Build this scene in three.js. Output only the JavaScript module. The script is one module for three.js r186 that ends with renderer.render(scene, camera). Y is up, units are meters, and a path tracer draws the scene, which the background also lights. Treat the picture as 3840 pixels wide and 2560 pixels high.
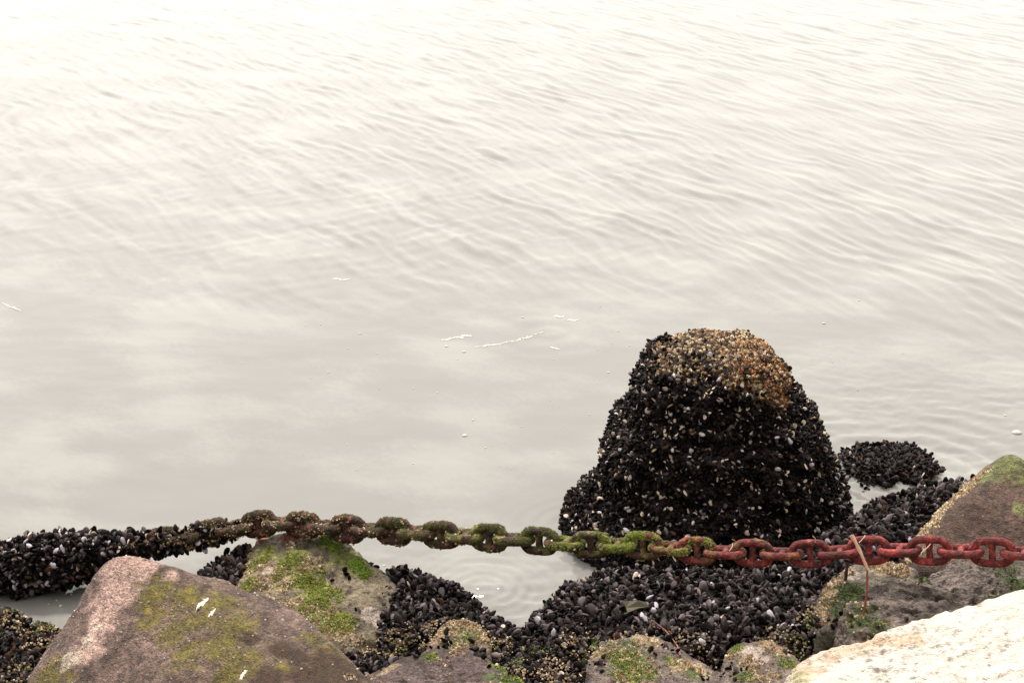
import * as THREE from 'three';
import { ConvexHull } from 'three/addons/math/ConvexHull.js';
import { ImprovedNoise } from 'three/addons/math/ImprovedNoise.js';
import { mergeVertices, mergeGeometries } from 'three/addons/utils/BufferGeometryUtils.js';

// ------------------------------------------------------------------ camera, sky, sun, exposure
const scene = new THREE.Scene();
const EYE = 4.9, PITCH = 21 * Math.PI / 180, FOCAL = 5559;          // photo pixels
const camera = new THREE.PerspectiveCamera(2 * Math.atan(1280 / FOCAL) * 180 / Math.PI, 1.5, 0.1, 6000);
camera.position.set(0, EYE, 0);
camera.rotation.set(-PITCH, 0, 0);
scene.add(camera);

const renderer = new THREE.WebGLRenderer({ antialias: true });
renderer.toneMapping = THREE.LinearToneMapping;
renderer.toneMappingExposure = 2.2;
renderer.shadowMap.enabled = true;

const noiser = new ImprovedNoise();
const nz = (x, y, z) => noiser.noise(x + 37.3, y + 11.7, z + 71.9);
function fbm(x, y, z, oct = 4) { let s = 0, a = 0.5; for (let i = 0; i < oct; i++) { s += a * nz(x, y, z); x *= 2.03; y *= 2.03; z *= 2.03; a *= 0.5; } return s; }
let seedState = 20240611;
function rnd() { seedState = (seedState + 0x6D2B79F5) | 0; let t = Math.imul(seedState ^ (seedState >>> 15), 1 | seedState); t = (t + Math.imul(t ^ (t >>> 7), 61 | t)) ^ t; return ((t ^ (t >>> 14)) >>> 0) / 4294967296; }
const rr = (a, b) => a + (b - a) * rnd();
const clamp = (x, a = 0, b = 1) => Math.min(b, Math.max(a, x));
const smooth = (a, b, x) => { const t = clamp((x - a) / (b - a)); return t * t * (3 - 2 * t); };
const V = (x, y, z) => new THREE.Vector3(x, y, z);

const SUN = V(-0.14, 0.84, -0.5).normalize();
{ // pale overcast sky, a little brighter where the veiled sun stands
  const w = 512, h = 256, data = new Float32Array(w * h * 4);
  for (let j = 0; j < h; j++) for (let i = 0; i < w; i++) {
    const el = (j + 0.5) / h * Math.PI - Math.PI / 2, az = (i + 0.5) / w * 2 * Math.PI - Math.PI;
    const d = V(Math.cos(el) * Math.cos(az), Math.sin(el), Math.cos(el) * Math.sin(az));
    const u = Math.max(0.06, d.y);
    const cl = fbm(d.x / (u + 0.25) * 1.1, 3.1, d.z / (u + 0.25) * 1.1, 4);
    const lit = (1 + d.dot(SUN)) / 2;
    const L = (1.0 + 0.14 * cl) * (0.24 + 0.93 * lit * lit);
    const k = (j * w + i) * 4;
    data[k] = L * 1.0; data[k + 1] = L * 0.967; data[k + 2] = L * 0.9; data[k + 3] = 1;
  }
  const sky = new THREE.DataTexture(data, w, h, THREE.RGBAFormat, THREE.FloatType);
  sky.mapping = THREE.EquirectangularReflectionMapping;
  sky.magFilter = sky.minFilter = THREE.LinearFilter; sky.needsUpdate = true;
  scene.background = sky; scene.environment = sky;
}
const sun = new THREE.DirectionalLight(new THREE.Color(1, 0.95, 0.86), 1.9);
sun.position.copy(SUN).multiplyScalar(40).add(V(0, 0, -8)); sun.target.position.set(0, 0, -8);
sun.castShadow = true; sun.shadow.radius = 20; sun.shadow.mapSize.set(2048, 2048);
Object.assign(sun.shadow.camera, { left: -14, right: 14, top: 14, bottom: -14, near: 1, far: 90 });
scene.add(sun, sun.target);

// ------------------------------------------------------------------ places: a point of the shore at a distance in front of the viewpoint
const SP = Math.sin(PITCH), CP = Math.cos(PITCH);
function P(px, py, dist) {                                           // dist = metres ahead along the ground
  const a = (px - 1920) / FOCAL, b = (1280 - py) / FOCAL;
  const f = CP + b * SP, y = -SP + b * CP, s = dist / f;
  return V(a * s, EYE + y * s, -dist);
}
function W(px, py) {                                                 // a point of the water surface
  const a = (px - 1920) / FOCAL, b = (1280 - py) / FOCAL;
  const f = CP + b * SP, y = -SP + b * CP, s = -EYE / y;
  return V(a * s, 0, -f * s);
}
const drop = (v, y = -0.35) => V(v.x, y, v.z);
const eye = V(0, EYE, 0);
function project(p) { const dy = p.y - EYE, f = -p.z, Z = f * CP - dy * SP, Y = dy * CP + f * SP; return [1920 + FOCAL * p.x / Z, 1280 - FOCAL * Y / Z, Z]; }

// ------------------------------------------------------------------ names and tags
const taken = {};
function numbered(n) { const k = taken[n] = (taken[n] ?? -1) + 1; return k ? n + '_' + String(k).padStart(3, '0') : n; }
function thing(name, label, category, origin, group) {
  const g = new THREE.Group(); g.name = numbered(name); g.position.copy(origin);
  g.userData = { label, category }; if (group) g.userData.group = group;
  scene.add(g); return g;
}
function part(name, geometry, material, parent, kind) {
  const m = new THREE.Mesh(geometry, material); m.name = name; m.castShadow = m.receiveShadow = true;
  if (kind) m.userData.kind = kind;
  parent.add(m); return m;
}
const vc = (o = {}) => new THREE.MeshStandardMaterial({ vertexColors: true, roughness: 0.85, ...o });

// ------------------------------------------------------------------ rocks
function grainMaps() {                                               // mineral grain, one metre square, no seams
  const N = 1024, v = new Float32Array(N * N), lat = f => { const t = new Float32Array(f * f); for (let i = 0; i < t.length; i++) t[i] = rnd() * 2 - 1; return t; };
  for (const [f, a] of [[10, 0.14], [27, 0.2], [64, 0.3], [150, 0.42], [330, 0.5]]) {
    const t = lat(f), s = f / N;
    for (let j = 0; j < N; j++) { const y = j * s, y0 = Math.floor(y), fy = y - y0, r0 = y0 * f, r1 = ((y0 + 1) % f) * f; for (let i = 0; i < N; i++) { const x = i * s, x0 = Math.floor(x), fx = x - x0, x1 = (x0 + 1) % f; v[j * N + i] += a * ((t[r0 + x0] * (1 - fx) + t[r0 + x1] * fx) * (1 - fy) + (t[r1 + x0] * (1 - fx) + t[r1 + x1] * fx) * fy); } }
  }
  const col = new Uint8Array(N * N * 4), bmp = new Uint8Array(N * N * 4);
  for (let i = 0; i < N * N; i++) { const g = clamp(0.6 + 0.62 * v[i]), c = Math.round(255 * Math.pow(g, 0.4545)), b = Math.round(255 * clamp(0.5 + 0.7 * v[i])); col.set([c, c, c, 255], i * 4); bmp.set([b, b, b, 255], i * 4); }
  const mk = (d, srgb) => { const t = new THREE.DataTexture(d, N, N); t.wrapS = t.wrapT = THREE.RepeatWrapping; t.magFilter = t.minFilter = THREE.LinearFilter; if (srgb) t.colorSpace = THREE.SRGBColorSpace; t.needsUpdate = true; return t; };
  return { map: mk(col, true), bumpMap: mk(bmp, false) };
}
const GRAIN = grainMaps();
const stoneMat = new THREE.MeshStandardMaterial({ vertexColors: true, roughness: 0.88, map: GRAIN.map, bumpMap: GRAIN.bumpMap, bumpScale: 0.007 });
const sphereCache = {};
function baseSphere(detail) {
  if (!sphereCache[detail]) {
    const g = new THREE.IcosahedronGeometry(1, detail); g.deleteAttribute('uv'); g.deleteAttribute('normal');
    sphereCache[detail] = mergeVertices(g, 1e-5);
  }
  return sphereCache[detail];
}
function finish(rock, pos, index, spec) {
  const o = rock.group.position, g = new THREE.BufferGeometry();
  g.setAttribute('position', new THREE.BufferAttribute(pos, 3)); g.setIndex(index); g.computeVertexNormals();
  const nor = g.attributes.normal.array, n = pos.length / 3, col = new Float32Array(n * 3), c = [0, 0, 0];
  rock.pos = pos.slice(); rock.nor = nor; rock.index = g.index.array;
  rock.proj = new Float32Array(n * 3);
  const v = V();
  for (let i = 0; i < n; i++) { v.fromArray(pos, i * 3); const q = project(v); rock.proj.set(q, i * 3); }
  const paint = spec.paint(rock);
  for (let i = 0; i < n; i++) {
    paint(pos[i * 3], pos[i * 3 + 1], pos[i * 3 + 2], c, nor[i * 3], nor[i * 3 + 1], nor[i * 3 + 2]);
    col[i * 3] = c[0]; col[i * 3 + 1] = c[1]; col[i * 3 + 2] = c[2];
    pos[i * 3] -= o.x; pos[i * 3 + 1] -= o.y; pos[i * 3 + 2] -= o.z;
  }
  g.setAttribute('color', new THREE.BufferAttribute(col, 3));
  const uv = new Float32Array(n * 2); for (let i = 0; i < n; i++) { uv[i * 2] = rock.pos[i * 3] + 0.3 * rock.pos[i * 3 + 1]; uv[i * 2 + 1] = 0.8 * (rock.pos[i * 3 + 1] - rock.pos[i * 3 + 2]); }
  g.setAttribute('uv', new THREE.BufferAttribute(uv, 2));
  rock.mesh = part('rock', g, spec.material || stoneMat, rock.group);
  return rock;
}
const rocks = [];
function hullRock(spec) {
  const pts = [...spec.pts, ...(spec.drops || []).map(p => drop(p))];
  const c = V(); pts.forEach(p => c.add(p)); c.multiplyScalar(1 / pts.length);
  const hull = new ConvexHull().setFromPoints(pts), planes = [];
  for (const f of hull.faces) {
    const off = f.constant - f.normal.dot(c);
    if (off <= 1e-4) continue;
    const same = planes.find(q => q.n.dot(f.normal) > 0.975);
    if (same) same.o = Math.max(same.o, off); else planes.push({ n: f.normal.clone(), o: off });
  }
  const k = spec.round ?? 26, base = baseSphere(spec.detail ?? 50), bp = base.attributes.position.array, pos = new Float32Array(bp.length);
  const { amp = 0.03, freq = 3, fine = 0.006, fineFreq = 22, pits = 0, seed = 0, grow = 1.03 } = spec;
  for (let i = 0; i < bp.length; i += 3) {
    const dx = bp[i], dy = bp[i + 1], dz = bp[i + 2];
    let s = 0;
    for (const q of planes) { const d = q.n.x * dx + q.n.y * dy + q.n.z * dz; if (d > 1e-4) s += Math.pow(d / q.o, k); }
    let r = Math.pow(s, -1 / k) * grow;
    let x = c.x + dx * r, y = c.y + dy * r, z = c.z + dz * r;
    const w = seed * 13.7;
    let d = amp * fbm(x * freq + w, y * freq, z * freq, 4) + fine * fbm(x * fineFreq + w, y * fineFreq, z * fineFreq, 3);
    if (pits) { const t = fbm(x * 16 + w, y * 26, z * 16, 3); d -= pits * smooth(0.08, 0.32, t); }
    pos[i] = x + dx * d; pos[i + 1] = y + dy * d; pos[i + 2] = z + dz * d;
  }
  const rock = { group: thing(spec.name, spec.label, spec.category || 'rock', V(c.x, 0, c.z), spec.group), spec };
  finish(rock, pos, Array.from(base.index.array), spec); rocks.push(rock); return rock;
}
function ringRock(spec) {                                            // a standing stone from its widths at several heights
  const { levels, dist, deep = 0.8, cols = 200, rows = 150, seed = 0 } = spec;
  const L = levels.map(([py, xl, xr]) => { const a = P(xl, py, dist), b = P(xr, py, dist); return [a.y, (a.x + b.x) / 2, (b.x - a.x) / 2]; });
  const pos = new Float32Array((rows + 1) * cols * 3), index = [];
  const at = t => { const u = t * (L.length - 1), i = Math.min(L.length - 2, Math.floor(u)), f = u - i; return [0, 1, 2].map(j => { const p0 = L[Math.max(0, i - 1)][j], p1 = L[i][j], p2 = L[i + 1][j], p3 = L[Math.min(L.length - 1, i + 2)][j]; return 0.5 * (2 * p1 + (p2 - p0) * f + (2 * p0 - 5 * p1 + 4 * p2 - p3) * f * f + (3 * p1 - p0 - 3 * p2 + p3) * f * f * f); }); };
  for (let j = 0; j <= rows; j++) {
    const [y, cx, hw] = at(j / rows);
    for (let i = 0; i < cols; i++) {
      const th = i / cols * 2 * Math.PI, ct = Math.cos(th), st = Math.sin(th), e = 0.82;
      const sx = Math.sign(ct) * Math.pow(Math.abs(ct), e), sz = Math.sign(st) * Math.pow(Math.abs(st), e);
      let x = cx + sx * hw, z = -dist + sz * hw * deep;
      const d = (spec.amp ?? 0.05) * fbm(x * 2.6 + seed * 7, y * 2.6, z * 2.6, 4) * Math.min(1, hw * 4);
      const b = (spec.lump ?? 0) * fbm(x * 8 + seed, y * 8, z * 8, 3) * Math.min(1, hw * 3);
      x += ct * (d * 0.5 + b); z += st * (d * 2 + 1.6 * b);
      const k = (j * cols + i) * 3; pos[k] = x; pos[k + 1] = y + (j ? d * 0.3 : 0); pos[k + 2] = z;
    }
  }
  for (let j = 0; j < rows; j++) for (let i = 0; i < cols; i++) {
    const a = j * cols + i, b = j * cols + (i + 1) % cols, c2 = a + cols, d2 = b + cols;
    index.push(a, b, c2, b, d2, c2);
  }
  const c0 = P((levels[levels.length - 1][1] + levels[levels.length - 1][2]) / 2, 2000, dist);
  const rock = { group: thing(spec.name, spec.label, spec.category || 'rock', V(c0.x, 0, c0.z), spec.group), spec };
  // wind the faces outwards
  const q = i => V(pos[i * 3], pos[i * 3 + 1], pos[i * 3 + 2]); const mid = Math.floor(rows / 2) * cols;
  const nn = q(mid + 1).sub(q(mid)).cross(q(mid + cols).sub(q(mid))); const out = q(mid).sub(V(c0.x, q(mid).y, c0.z));
  if (nn.dot(out) < 0) for (let i = 0; i < index.length; i += 3) { const t = index[i]; index[i] = index[i + 1]; index[i + 1] = t; }
  finish(rock, pos, index, spec); rocks.push(rock); return rock;
}
function surf(rock, px, py) {                                        // the point of a rock's surface that stands at a place in the photo
  let best = 1e9, bi = 0; const v = V(), n = V();
  for (let i = 0; i < rock.pos.length / 3; i++) {
    const dx = rock.proj[i * 3] - px, dy = rock.proj[i * 3 + 1] - py;
    const s = dx * dx + dy * dy;
    if (s > best) continue;
    n.fromArray(rock.nor, i * 3); v.fromArray(rock.pos, i * 3); 
    if (n.dot(v.sub(eye)) > 0) continue;
    best = s; bi = i;
  }
  return V().fromArray(rock.pos, bi * 3);
}
const mix = (c, r, g, b, t) => { c[0] += (r - c[0]) * t; c[1] += (g - c[1]) * t; c[2] += (b - c[2]) * t; };
function near(spots, x, y, z, wob) {                                 // how deep inside a patch, its outline made ragged by wob
  let m = -9; for (const [p, r] of spots) { const d = Math.hypot(x - p.x, (y - p.y), z - p.z); m = Math.max(m, 1 - d / r + wob); } return m;
}
const grain = (x, y, z) => 1 + 0.55 * nz(x * 95, y * 95, z * 95) + 0.35 * nz(x * 43, y * 43, z * 43);

// paints (base colours, linear)
const bedPaint = () => (x, y, z, c) => { const g = grain(x, y, z); c[0] = 0.016 * g; c[1] = 0.006 * g; c[2] = 0.006 * g; };
function stonePaint({ a, b, green = [0.05, 0.075, 0.014], greens = [], tan = [], pale = [], dark = 0, cover = 0, speck = 0.5, seed = 0 }) {
  return rock => {
    const S = l => l.map(([px, py, r]) => [surf(rock, px, py), r]);
    const gs = S(greens), ts = S(tan), ps = S(pale);
    return (x, y, z, c) => {
      const w = seed * 5.3, lo = fbm(x * 3.1 + w, y * 3.1, z * 3.1, 4), hi = fbm(x * 18 + w, y * 18, z * 18, 4), g = grain(x, y, z);
      const t = clamp(0.5 + 1.5 * lo + 0.7 * hi);
      for (let i = 0; i < 3; i++) c[i] = 1.12 * (a[i] + (b[i] - a[i]) * t) * (0.35 + 0.65 * g);
      mix(c, a[0] * 0.3, a[1] * 0.25, a[2] * 0.25, dark * smooth(0.12, 0.42, fbm(x * 9 + w + 5, y * 9, z * 9, 4)));
      const gn = near(gs, x, y, z, 0.9 * fbm(x * 7 + w, y * 7, z * 7, 4) + 0.7 * hi) + cover * 0;
      const gm = Math.max(smooth(-0.25, 0.75, gn + 0.5 * nz(x * 33 + w, y * 33, z * 33) + 0.35 * nz(x * 75, y * 75, z * 75 + w)), cover * smooth(0.1, 0.35, fbm(x * 4.3 + w + 9, y * 4.3, z * 4.3, 5)));
      const gg = 0.55 + 0.6 * g + 0.8 * hi; mix(c, green[0] * gg, green[1] * gg, green[2] * gg, 0.9 * gm);
      const tn = smooth(0.1, 0.35, near(ts, x, y, z, 0.9 * fbm(x * 8 + w, y * 8, z * 8, 4) + 0.4 * hi)); mix(c, 0.36 * g, 0.26 * g, 0.15 * g, 0.75 * tn);
      const pn = smooth(0.1, 0.3, near(ps, x, y, z, 0.7 * fbm(x * 9 + w, y * 9, z * 9, 4) + 0.5 * hi)); mix(c, 0.5 * g, 0.4 * g, 0.34 * g, 0.8 * pn);
      const sp = nz(x * 70 + w, y * 70, z * 70); if (sp > 0.52) mix(c, 0.5, 0.42, 0.34, speck * smooth(0.52, 0.66, sp));
      const sd = nz(x * 60 + w + 40, y * 60, z * 60); if (sd < -0.5) mix(c, 0.012, 0.006, 0.005, 0.8 * smooth(-0.5, -0.62, sd));
      for (let i = 0; i < 3; i++) c[i] = Math.max(0.003, c[i]);
    };
  };
}

const bedGroup = undefined;
// the tall stump of a rock
const tall = ringRock({
  name: 'mussel_boulder', label: 'tall upright boulder covered in black mussels, with a tan barnacled crown', category: 'boulder', dist: 9.1, deep: 0.82, seed: 1, amp: 0.09, lump: 0.085,
  levels: [[1290, 2705, 2715], [1294, 2630, 2790], [1302, 2520, 2845], [1316, 2448, 2885], [1345, 2415, 2925], [1390, 2392, 2952], [1440, 2380, 2975], [1500, 2376, 3020], [1555, 2350, 3060], [1610, 2296, 3078], [1670, 2270, 3095], [1740, 2266, 3130], [1800, 2254, 3155], [1850, 2206, 3165], [1910, 2150, 3168], [1970, 2118, 3172], [2060, 2118, 3200], [2200, 2110, 3215]],
  paint: rock => {
    const bare = [[surf(rock, 2880, 1315), 0.11], [surf(rock, 2850, 1465), 0.1]], scar = [[surf(rock, 2855, 1475), 0.09]];
    return (x, y, z, c) => {
      const g = grain(x, y, z), hi = fbm(x * 15, y * 15, z * 15, 4);
      const m = crown(x, y, z);
      c[0] = 0.016 * g; c[1] = 0.006 * g; c[2] = 0.006 * g;
      mix(c, 0.035 * g, 0.014 * g, 0.007 * g, smooth(-0.02, 0.05, m));
      mix(c, 0.3 * g, 0.2 * g, 0.18 * g, smooth(0.1, 0.4, near(bare, x, y, z, hi)));
      mix(c, 0.3 * g, 0.29 * g, 0.18 * g, smooth(0.1, 0.4, near(scar, x, y, z, hi)));
    };
  },
});
function crown(x, y, z) {                                            // > 0 where barnacles cover the tall rock
  const lim = x < 1.29 ? 1.31 + (1.29 - 1.31) * (x - 0.88) / 0.41 : 1.29 + (1.02 - 1.29) * (x - 1.29) / 0.43;
  return (x > 1.86 ? -0.3 : 0) + y - lim + 0.2 * fbm(x * 6, y * 6, z * 6, 4) + 0.16 * fbm(x * 19, y * 19, z * 19, 3) - 1.5 * Math.max(0, x - 1.72);
}
// the low one standing in the water
const islet = ringRock({
  name: 'mussel_rock', label: 'small low rock covered in mussels standing in the water behind the tall boulder', category: 'rock', dist: 10.12, deep: 1, seed: 2, amp: 0.16, lump: 0.17, cols: 110, rows: 50,
  levels: [[1717, 3320, 3330], [1718, 3262, 3392], [1721, 3205, 3440], [1729, 3172, 3466], [1745, 3160, 3480], [1800, 3150, 3480], [1880, 3150, 3485]],
  paint: bedPaint,
});
const pebble = ringRock({
  name: 'mussel_rock', label: 'tiny wet stone with a few mussels just breaking the water surface', category: 'rock', dist: 10.1, deep: 0.8, seed: 3, amp: 0.02, cols: 40, rows: 20,
  levels: [[1752, 3526, 3534], [1754, 3518, 3542], [1760, 3512, 3548], [1800, 3505, 3555]], paint: bedPaint,
});
const stoneA = [0.11, 0.072, 0.062], stoneB = [0.2, 0.145, 0.135];
// right-hand boulder with the green tip
const wedge = hullRock({
  name: 'boulder', label: 'brown wedge-shaped boulder with a green algae tip, behind the chain at the right edge', category: 'boulder', seed: 4, detail: 70, amp: 0.04, fine: 0.012, round: 34,
  pts: [P(3760, 1712, 8.1), P(3800, 1708, 8.05), P(3860, 1740, 8.0), P(3650, 1795, 8.1), P(3550, 1885, 8.05), P(3460, 1985, 7.9), P(3405, 2075, 7.7), P(3990, 1850, 7.9), P(4120, 2000, 7.6), P(3410, 2150, 7.5), P(3900, 2140, 7.3), P(3800, 1740, 8.3)],
  drops: [P(3380, 2060, 7.7), P(4200, 2000, 7.6), P(3770, 1705, 8.8), P(3560, 1880, 8.6), P(4200, 2000, 8.6), P(3900, 2130, 7.2)],
  paint: stonePaint({ a: [0.06, 0.03, 0.02], b: [0.155, 0.09, 0.066], green: [0.17, 0.18, 0.06], greens: [[3780, 1725, 0.16], [3830, 1760, 0.12], [3700, 1790, 0.08], [3820, 1900, 0.05]], tan: [[3600, 1850, 0.09], [3520, 1930, 0.09], [3470, 1990, 0.08], [3430, 2060, 0.09], [3680, 1775, 0.06]], seed: 4, speck: 0.3 }),
});
const bank = hullRock({
  name: 'mussel_rock', label: 'sloping mussel-covered rock between the tall boulder and the brown wedge boulder', category: 'rock', seed: 5, detail: 45, fine: 0.075, fineFreq: 8, amp: 0.06,
  pts: [P(3120, 2010, 8.4), P(3190, 1955, 8.5), P(3280, 1905, 8.6), P(3350, 1875, 8.7), P(3450, 1862, 8.6), P(3600, 1815, 8.6), P(3050, 2085, 8.0), P(3450, 2110, 7.8), P(3600, 2000, 8.0), P(2950, 2110, 8.0)],
  drops: [P(3050, 2085, 8.0), P(3450, 2110, 7.7), P(3150, 2000, 8.5), P(3450, 1850, 8.8), P(3600, 1800, 8.7), P(3650, 2000, 7.9)], paint: bedPaint,
});
const mound = hullRock({
  name: 'mussel_rock', label: 'broad mound of rock packed with grey-black mussels under the rusty chain', category: 'rock', seed: 6, detail: 60, fine: 0.075, fineFreq: 8, amp: 0.1, round: 18,
  pts: [P(1985, 2390, 7.75), P(2050, 2310, 7.9), P(2090, 2240, 8.0), P(2150, 2185, 8.05), P(2230, 2150, 8.05), P(2400, 2165, 7.95), P(2700, 2190, 7.85), P(2950, 2160, 7.85), P(3150, 2155, 7.75), P(1990, 2480, 7.3), P(2400, 2480, 7.0), P(2900, 2450, 7.0), P(3150, 2410, 7.0), P(2300, 2280, 7.65), P(2800, 2290, 7.5)],
  drops: [P(1960, 2390, 7.8), P(2090, 2240, 8.1), P(2230, 2150, 8.2), P(3150, 2150, 8.0), P(1990, 2480, 7.2), P(2500, 2490, 6.8), P(3200, 2420, 6.8)], paint: bedPaint,
});
const slope = hullRock({
  name: 'mussel_rock', label: 'dark mussel-covered rock sloping into the water beside the mossy pointed rock', category: 'rock', seed: 7, detail: 55, fine: 0.075, fineFreq: 8, amp: 0.08, round: 20,
  pts: [P(1425, 2135, 8.05), P(1470, 2132, 8.1), P(1550, 2150, 8.05), P(1650, 2180, 8.0), P(1720, 2232, 7.9), P(1800, 2285, 7.8), P(1880, 2342, 7.75), P(1955, 2392, 7.7), P(1470, 2300, 7.6), P(1440, 2420, 7.3), P(1650, 2430, 7.2), P(1930, 2470, 7.2)],
  drops: [P(1420, 2130, 8.2), P(1650, 2170, 8.15), P(1880, 2330, 7.9), P(1990, 2400, 7.6), P(1430, 2430, 7.0), P(1980, 2480, 7.0)], paint: bedPaint,
});
const knob = hullRock({
  name: 'mussel_rock', label: 'little cluster of grey mussels on a stone left of the pointed rock', category: 'rock', seed: 8, detail: 30, fine: 0.075, fineFreq: 8, amp: 0.05,
  pts: [P(752, 2175, 8.2), P(790, 2128, 8.3), P(850, 2095, 8.35), P(930, 2075, 8.35), P(960, 2100, 8.2), P(760, 2230, 8.0), P(940, 2260, 7.9)],
  drops: [P(740, 2180, 8.3), P(850, 2090, 8.5), P(960, 2080, 8.5), P(750, 2240, 7.9), P(960, 2260, 7.8)], paint: bedPaint,
});
const pointed = hullRock({
  name: 'boulder', label: 'pointed rock with green algae and barnacles that props up the encrusted chain', category: 'boulder', seed: 9, detail: 95, amp: 0.085, freq: 4, fine: 0.03, fineFreq: 14, round: 36,
  pts: [P(985, 2004, 8.4), P(1050, 2004, 8.35), P(1215, 1997, 8.35), P(1225, 1998, 8.33), P(1320, 2072, 8.2), P(1455, 2172, 7.95), P(905, 2130, 8.2), P(865, 2215, 8.0), P(1500, 2385, 7.45), P(1300, 2450, 7.3), P(900, 2310, 7.6), P(1000, 2400, 7.4), P(1060, 2180, 7.98), P(1250, 2230, 7.85)],
  drops: [P(960, 2000, 8.65), P(1330, 2070, 8.6), P(1470, 2170, 8.1), P(860, 2230, 7.9), P(1510, 2390, 7.3), P(950, 2400, 7.2)],
  paint: rock => {
    const base = stonePaint({ a: [0.09, 0.066, 0.04], b: [0.25, 0.195, 0.13], green: [0.15, 0.165, 0.02], greens: [[1240, 2040, 0.09], [1290, 2090, 0.1], [1330, 2130, 0.07], [1080, 2090, 0.13], [1130, 2160, 0.14], [1190, 2220, 0.12], [960, 2110, 0.1], [1250, 2330, 0.12], [1200, 2280, 0.13], [930, 2180, 0.06]], tan: [[1000, 2130, 0.09], [940, 2150, 0.09], [1050, 2190, 0.09], [1300, 2380, 0.08], [1020, 2220, 0.08], [1130, 2260, 0.08]], pale: [[1030, 2010, 0.09], [1200, 1996, 0.05], [1390, 2300, 0.07], [1010, 2150, 0.06], [1420, 2330, 0.05]], seed: 9, dark: 0.85 })(rock), stain = [[surf(rock, 985, 2012), 0.05], [surf(rock, 1085, 2016), 0.06], [surf(rock, 960, 2040), 0.04]];
    return (x, y, z, c) => { base(x, y, z, c); const g = grain(x, y, z); mix(c, 0.6 * g, 0.13 * g, 0.04 * g, 0.85 * smooth(0.1, 0.45, near(stain, x, y, z, 0.9 * fbm(x * 16, y * 16, z * 16, 3)))); };
  },
});
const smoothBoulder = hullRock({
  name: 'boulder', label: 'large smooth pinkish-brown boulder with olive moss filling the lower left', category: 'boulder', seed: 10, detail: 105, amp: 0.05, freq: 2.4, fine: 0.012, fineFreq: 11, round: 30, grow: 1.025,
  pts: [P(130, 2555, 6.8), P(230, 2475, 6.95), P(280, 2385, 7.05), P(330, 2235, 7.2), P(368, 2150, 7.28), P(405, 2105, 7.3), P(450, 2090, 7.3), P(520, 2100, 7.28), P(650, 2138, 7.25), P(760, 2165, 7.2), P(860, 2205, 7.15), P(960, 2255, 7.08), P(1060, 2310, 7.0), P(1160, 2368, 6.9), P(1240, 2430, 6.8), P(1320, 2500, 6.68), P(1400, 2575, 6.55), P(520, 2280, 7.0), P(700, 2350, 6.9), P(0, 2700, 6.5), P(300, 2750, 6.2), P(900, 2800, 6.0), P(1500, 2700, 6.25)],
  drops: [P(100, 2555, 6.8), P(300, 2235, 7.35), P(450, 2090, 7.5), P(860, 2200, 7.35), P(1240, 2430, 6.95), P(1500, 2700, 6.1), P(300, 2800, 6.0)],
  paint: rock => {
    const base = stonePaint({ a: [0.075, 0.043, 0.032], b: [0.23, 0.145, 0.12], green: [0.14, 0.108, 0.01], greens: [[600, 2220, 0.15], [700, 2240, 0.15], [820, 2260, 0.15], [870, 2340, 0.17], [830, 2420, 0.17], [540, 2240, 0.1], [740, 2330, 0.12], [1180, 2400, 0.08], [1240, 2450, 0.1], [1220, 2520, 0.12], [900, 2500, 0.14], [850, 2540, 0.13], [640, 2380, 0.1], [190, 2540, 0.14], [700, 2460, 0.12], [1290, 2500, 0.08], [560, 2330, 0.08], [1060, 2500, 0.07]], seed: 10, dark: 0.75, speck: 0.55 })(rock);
    const litRose = [[surf(rock, 450, 2130), 0.17], [surf(rock, 410, 2230), 0.18], [surf(rock, 520, 2130), 0.15], [surf(rock, 640, 2150), 0.07], [surf(rock, 370, 2330), 0.14], [surf(rock, 330, 2430), 0.12]];  // upper left faces the light; its lit pink is put into the colour
    const chalk = [[surf(rock, 320, 2400), 0.07], [surf(rock, 270, 2460), 0.08], [surf(rock, 350, 2350), 0.06], [surf(rock, 240, 2490), 0.05]];
    const rust = [[surf(rock, 1230, 2480), 0.13], [surf(rock, 1280, 2540), 0.17], [surf(rock, 1180, 2540), 0.17], [surf(rock, 1120, 2470), 0.1], [surf(rock, 1000, 2540), 0.1], [surf(rock, 1040, 2440), 0.09], [surf(rock, 930, 2400), 0.06]];  // right side curving away: its shade painted in, along with a reddish stain
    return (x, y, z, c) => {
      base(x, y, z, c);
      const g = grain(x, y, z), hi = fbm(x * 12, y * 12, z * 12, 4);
      mix(c, 0.56 * g, 0.36 * g, 0.305 * g, 0.8 * smooth(0.05, 0.5, near(litRose, x, y, z, 0.8 * hi)));
      mix(c, 0.75 * g, 0.62 * g, 0.5 * g, 0.6 * smooth(0.1, 0.7, near(chalk, x, y, z, 1.9 * hi) + 0.3 * nz(x * 50, y * 50, z * 50)));
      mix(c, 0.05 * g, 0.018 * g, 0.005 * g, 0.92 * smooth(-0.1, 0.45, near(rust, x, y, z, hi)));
    };
  },
});
const corner = hullRock({
  name: 'mussel_rock', label: 'rock crusted with mussels and barnacles in the bottom left corner', category: 'rock', seed: 11, detail: 45, fine: 0.075, fineFreq: 8, amp: 0.06,
  pts: [P(-200, 2290, 7.3), P(0, 2290, 7.3), P(60, 2315, 7.28), P(150, 2352, 7.2), P(280, 2395, 7.1), P(290, 2450, 6.95), P(200, 2540, 6.75), P(0, 2680, 6.5), P(-200, 2600, 6.7)],
  drops: [P(-200, 2290, 7.4), P(100, 2320, 7.45), P(300, 2390, 7.2), P(200, 2600, 6.6), P(-200, 2650, 6.5)], paint: bedPaint,
});
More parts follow.
